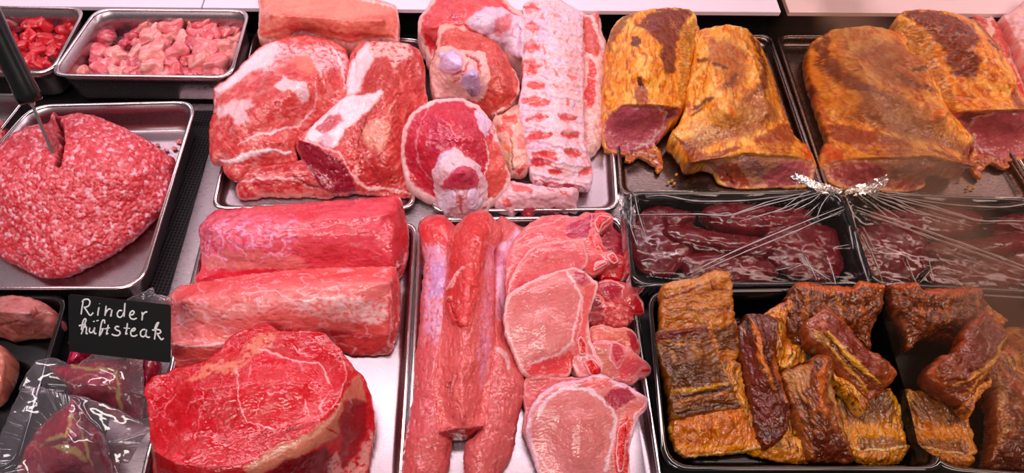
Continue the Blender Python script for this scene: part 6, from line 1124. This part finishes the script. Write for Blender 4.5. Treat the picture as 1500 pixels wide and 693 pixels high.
strokes = [ # traced handwriting: Rinder / hueftsteak with umlaut
 [(172,118),(160,190),(150,258)],[(158,140),(180,120),(215,118),(232,140),(222,175),(190,192),(175,190)],[(178,190),(200,220),(222,255),(240,265),(262,240)],
 [(316,190),(308,230),(304,268)],[(318,155),(322,160)],
 [(382,176),(376,225),(370,270)],[(374,250),(392,220),(412,206),(424,212)],[(436,212),(430,245),(422,274),(432,262)],
 [(530,222),(502,222),(484,248),(490,276),(514,284),(536,262),(545,235)],[(556,150),(551,205),(547,280)],
 [(604,262),(628,258),(640,238),(626,224),(606,238),(598,268),(610,294),(638,302),(664,290)],
 [(712,232),(716,265),(712,312)],[(716,270),(730,246),(750,234),(760,238)],
 [(152,438),(166,400),(180,350),(196,312),(188,296),(172,312),(160,350),(152,400)],[(130,362),(160,356),(196,352)],[(158,400),(178,376),(196,370),(200,392),(196,424),(200,436),(212,430)],
 [(232,378),(226,408),(236,426),(256,420),(270,396),(276,376)],[(276,376),(270,410),(276,434),(292,432)],[(262,322),(276,321)],[(292,316),(312,311)],
 [(368,340),(366,312),(350,312),(338,340),(328,390),(318,456)],[(318,456),(336,430),(352,392)],[(326,392),(362,388)],
 [(402,350),(392,400),(384,440),(400,428)],[(368,390),(416,380)],
 [(502,372),(478,368),(462,384),(480,402),(504,412),(510,434),(490,452),(456,450),(432,438)],
 [(578,336),(572,390),(562,438),(578,432)],[(544,382),(602,386)],
 [(606,414),(636,408),(650,394),(640,384),(620,396),(608,424),(616,454),(646,458),(668,444)],
 [(744,396),(718,398),(698,422),(702,452),(724,464),(744,448),(752,410)],[(756,396),(748,430),(752,460),(774,470),(784,462)],
 [(828,486),(834,440),(842,390),(858,350),(866,334),(854,336),(838,364),(824,410)],[(806,402),(850,396),(880,404),(884,424),(860,436),(846,430)],[(850,432),(870,464),(892,490),(912,476)]]
nn_ = 0
tvs, tfs = [], []
for st in strokes:
    pts = spline([(a, b) for a, b in st], 5, closed=False) if len(st) > 2 else st
    P3 = [raypt(a, b, TL_+Ncard*.03, Ncard) for a, b in pts]
    r_ = .095
    for i, p in enumerate(P3):
        d = (P3[min(i+1, len(P3)-1)]-P3[max(i-1, 0)]); d /= (np.linalg.norm(d)+1e-9); s_ = np.cross(d, Ncard)
        rr = r_*(1 if 0 < i < len(P3)-1 else .75)
        for k in range(6):
            a = k/6*2*math.pi; tvs.append((p+s_*rr*math.cos(a)+Ncard*.05*math.sin(a))*S_)
    n0 = len(tvs)-6*len(P3)
    for i in range(len(P3)-1):
        for k in range(6): tfs.append((n0+i*6+k, n0+i*6+(k+1) % 6, n0+(i+1)*6+(k+1) % 6, n0+(i+1)*6+k))
    tfs.append(tuple(range(n0, n0+6))); tfs.append(tuple(range(len(tvs)-6, len(tvs))))
tx = mesh('handwriting', tvs, tfs, chalk, root); part_of(root, tx); tx['label'] = 'white handwriting reading Rinder hüftsteak'

# ---- vacuum packed steaks
bagm = M['film'].copy(); bagm.name = 'vacuum_bag'
for n in bagm.node_tree.nodes:
    if n.type == 'MAP_RANGE': n.inputs['To Min'].default_value = .045
    if n.type == 'TEX_NOISE': n.inputs['Scale'].default_value = 22
    if n.type == 'BUMP': n.inputs['Strength'].default_value = .3
    if n.type == 'BSDF_TRANSPARENT': n.inputs[0].default_value = (.93, .90, .93, 1)
_nt = bagm.node_tree; _out = _nt.nodes['Material Output']; _src = _out.inputs['Surface'].links[0].from_socket
_df = nd(_nt, 'ShaderNodeBsdfDiffuse'); _df.inputs[0].default_value = (.80, .74, .84, 1); _mx = nd(_nt, 'ShaderNodeMixShader'); _mx.inputs[0].default_value = .04
_nt.links.new(_src, _mx.inputs[1]); _nt.links.new(_df.outputs[0], _mx.inputs[2]); _nt.links.new(_mx.outputs[0], _out.inputs['Surface'])
WINE = (172,40,66)
def steak(out, layers, lab, **kw):
    o = body('vacuum_steak', tP2, out, [('fill',WINE),('mot',(172,56,76),dict(sc=1.4,k=.6)),('mot',(116,14,40),dict(sc=.9,t=.1,k=.5)),('vein',(214,120,110),dict(sc=1.6,w=.05,k=.6))]+layers, mat='liver', res=1.5, pw=.5, lumps=((1.6,.15),(.5,.05)), **kw)
    return o
def bag(owner, out, zz, lab, folds=()):
    """clear bag skin over and around the steak, welded margin"""
    ls = [('fill',(200,200,200))]
    keep = ZB.copy()
    o = body('bag', tP2, out, ls, lines=[], dome=.1, base=.45, th=.35, mat=bagm, res=2.4, lumps=((3.4,.22),(1.2,.05)), clr=.10)
    part_of(owner, o); ZB[:] = np.maximum(keep, ZB); return o
a = steak([(250,160,4.0),(330,150,4.2),(420,135,4.6),(480,120,4.8),(600,125,5.0),(632,96,5.2),(652,105,5.2),(652,160,4.8),(645,230,4.2),(660,310,3.4),(684,370,2.6),(684,405,2.2),(640,395,2.2),(600,372,2.4),(520,345,2.8),(440,330,3.0),(370,310,3.2),(320,240,3.6),(270,200,3.8)],
  [('s',(196,190,110),dict(w=16,p=[(330,150),(430,170),(540,170),(580,190),(590,260),(600,340),(610,370)],k=.75,taper=0)),('s',(214,130,110),dict(w=14,p=[(340,240),(400,215),(440,195),(500,215)],k=.85)),('s',(206,196,120),dict(w=14,p=[(540,260),(580,275),(590,320)],k=.7)),('p',(118,16,44),dict(p=[(590,130),(650,100),(650,230),(680,400),(620,370),(600,200)],k=.8,soft=8)),('s',(110,10,40),dict(w=20,p=[(260,165),(400,140),(500,122)],k=.7)),('s',(206,110,110),dict(w=7,p=[(335,180),(320,230),(350,260)],k=.6))], '', dome=.6, base=.6, lines=[[(430,250,5.0),(540,250,4.9)]])
tag(a, 'rear vacuum packed dark red steak directly below the chalkboard sign', 'vacuum packed steak')
bag(a, [(95,275,4.6),(140,190,4.7),(190,128,4.8),(260,116,4.4),(320,135,4.8),(370,160,4.8),(480,80,6.2),(560,30,7.2),(622,0,7.6),(660,30,7.2),(690,80,6.6),(712,150,5.6),(716,260,4.4),(714,360,3.2),(705,430,2.4),(640,410,2.2),(560,380,2.4),(450,340,2.6),(380,320,2.6),(250,300,3.0),(150,290,4.4)], 0, '')
b_ = steak([(88,700,2.4),(92,640,2.8),(110,590,3.2),(150,530,3.8),(190,470,4.2),(240,420,4.8),(300,375,5.2),(345,345,5.6),(362,318,5.8),(375,350,5.6),(400,390,5.2),(440,440,4.8),(480,490,4.4),(500,540,3.8),(520,610,3.0),(545,680,2.2),(560,760,1.2),(300,790,1.0),(90,780,1.2)],
  [('s',(206,200,120),dict(w=26,p=[(360,390),(350,440),(330,500),(250,520),(210,560)],k=.6)),('s',(204,198,120),dict(w=20,p=[(365,400),(400,470),(430,560),(460,660)],k=.7)),('p',(200,190,110),dict(p=[(260,560),(330,545),(400,580),(440,620),(430,640),(350,590),(280,580)],k=.7,soft=10)),('p',(116,12,44),dict(p=[(370,340),(440,440),(500,540),(545,700),(480,700),(440,560),(380,440)],k=.8,soft=8)),
   ('s',(214,120,110),dict(w=14,p=[(150,560),(180,545),(200,590),(205,640)],k=.8)),('s',(214,120,110),dict(w=8,p=[(190,545),(240,545)],k=.7)),('p',(88,8,34),dict(p=[(210,540),(300,515),(400,515),(410,545),(300,550),(220,570)],k=.6,soft=10)),('s',(200,120,100),dict(w=24,p=[(95,680),(115,600),(160,540)],k=.6)),('s',(110,8,30),dict(w=14,p=[(200,455),(280,400),(345,350)],k=.7))], '', dome=.9, base=.6, lines=[[(330,480,5.8),(290,620,4.6)]])
tag(b_, 'front vacuum packed dark red steak with pointed top in the bottom left corner', 'vacuum packed steak')
bag(b_, [(0,500,4.7),(30,440,4.8),(60,370,4.8),(100,280,4.9),(150,262,5.2),(200,262,4.6),(260,280,5.0),(340,300,5.6),(420,310,5.4),(520,345,5.0),(640,400,4.2),(750,465,3.4),(735,490,3.0),(700,530,2.6),(640,640,1.8),(600,640,1.8),(560,760,1.2),(300,800,1.0),(120,800,3.0),(60,800,4.6),(-60,760,4.6),(-60,640,4.6)], 0, '')
# the sealed corner with a bit of meat under the card, and a dark red steak behind it
c_ = steak([(350,20,3.4),(360,60,3.4),(420,66,3.4),(430,80,3.2),(380,140,2.8),(335,140,2.8),(350,80,3.2),(340,40,3.4)], [('mot',(226,80,110),dict(sc=.5,k=.8))], '', dome=.5, base=.6, over=False)
tag(c_, 'narrow pink wrapped meat tip just under the left of the sign', 'meat scrap')
d_ = steak([(715,120,3.2),(740,106,3.4),(775,112,3.2),(780,150,2.8),(760,200,2.4),(745,250,1.8),(725,290,1.4),(712,260,1.6),(712,190,2.4)], [('p',(206,110,110),dict(p=[(720,110),(770,112),(770,150),(730,200)],k=.4,soft=12))], '', dome=.6, base=.6, over=False)
tag(d_, 'dark red steak edge between the sign and the beef cut', 'meat scrap')

# ---- loose clear bag behind the sign
tK = (0, 410, 2.449)
lb = body('clear_bag', tK, [(455,72,4.0),(500,50,4.6),(545,26,5.0),(552,48,4.8),(590,55,4.6),(612,60,4.4),(620,90,4.0),(560,92,4),(480,84,4)], [('fill',(210,200,210))], dome=.3, base=.6, th=.3, mat=bagm, res=2.0, over=False, lumps=((1,.25),(.4,.1)))
tag(lb, 'clear plastic bag corner sticking up behind the chalkboard sign', 'plastic bag')

# ---- knife standing in the mince
def lathe_path(name, pts, rad, mat, parent, n=20, flat=1.0):
    P3 = [np.array(p) for p in pts]; Vs = []; F = []
    for i, (p, r_) in enumerate(zip(P3, rad)):
        d = P3[min(i+1, len(P3)-1)]-P3[max(i-1, 0)]; d = d/np.linalg.norm(d)
        u = np.cross(d, [0, 1., 0]); u /= np.linalg.norm(u); v = np.cross(d, u)
        for k in range(n):
            a = k/n*2*math.pi; Vs.append((p+u*r_*math.cos(a)+v*r_*flat*math.sin(a))*S_)
    for i in range(len(P3)-1):
        for k in range(n): F.append((i*n+k, i*n+(k+1) % n, (i+1)*n+(k+1) % n, (i+1)*n+k))
    F += [tuple(range(n)), tuple(range((len(P3)-1)*n, len(P3)*n))]
    o = fixn(mesh(name, [tuple(v) for v in Vs], F, mat, parent)); return o
hA = W(-42, -30, 27.0); hB = W(46, 150, 15.5); tip = W(83, 238, 8.2)
kn = empty('knife', tuple(tip*S_)); tag(kn, 'black handled knife standing upright in the minced meat', 'knife')
L_ = [hA+(hB-hA)*t for t in (0, .02, .06, .3, .55, .8, .93, .985, 1.0)]
h_ = lathe_path('handle', L_, (1.0, 1.5, 1.65, 1.62, 1.52, 1.56, 1.66, 1.6, 1.35), plain('knife_handle_black', (12,10,13), .26, 0, .45, coat=.1), kn, flat=.8); part_of(kn, h_)
dr = (tip-hB)/np.linalg.norm(tip-hB); toc = (np.array([0, 0, CH])-hB); toc /= np.linalg.norm(toc)
wdir = np.cross(np.cross(dr, toc), dr)*1.0; wdir /= np.linalg.norm(wdir)
sd = np.cross(dr, toc); sd /= np.linalg.norm(sd)
bw = wdir*math.cos(.12)+sd*math.sin(.12)                            # blade seen almost edge on
nb_ = np.cross(dr, bw)
Vs = []; F = []
T2 = tip+dr*1.2
for i, t in enumerate(np.linspace(0, 1, 14)):
    p = hB+(T2-hB)*t; w_ = 1.6*(1-max(0, (t-.8)/.2)**2*.8); back = p+bw*.35; edge_ = p-bw*w_*1.4
    for (q, h2) in ((back, .16), ((back+edge_)/2, .12), (edge_, .01)): Vs += [tuple((q+nb_*h2)*S_), tuple((q-nb_*h2)*S_)]
for i in range(13):
    a = i*6; b2 = a+6
    F += [(a,a+2,b2+2,b2),(a+2,a+4,b2+4,b2+2),(a+1,b2+1,b2+3,a+3),(a+3,b2+3,b2+5,a+5),(a,b2,b2+1,a+1),(a+4,a+5,b2+5,b2+4)]
F += [(0,1,3,2),(2,3,5,4)]
bl = fixn(mesh('blade', Vs, F, M['rim'], kn, smooth=False)); part_of(kn, bl)
col_ = lathe_path('bolster', [hB-dr*.1, hB+dr*.5], (.55, .3), M['rim'], kn, n=12, flat=.6); part_of(kn, col_)
#print('TRIS', sum(sum(len(p.vertices)-2 for p in o.data.polygons) for o in bpy.data.objects if o.type=='MESH'))
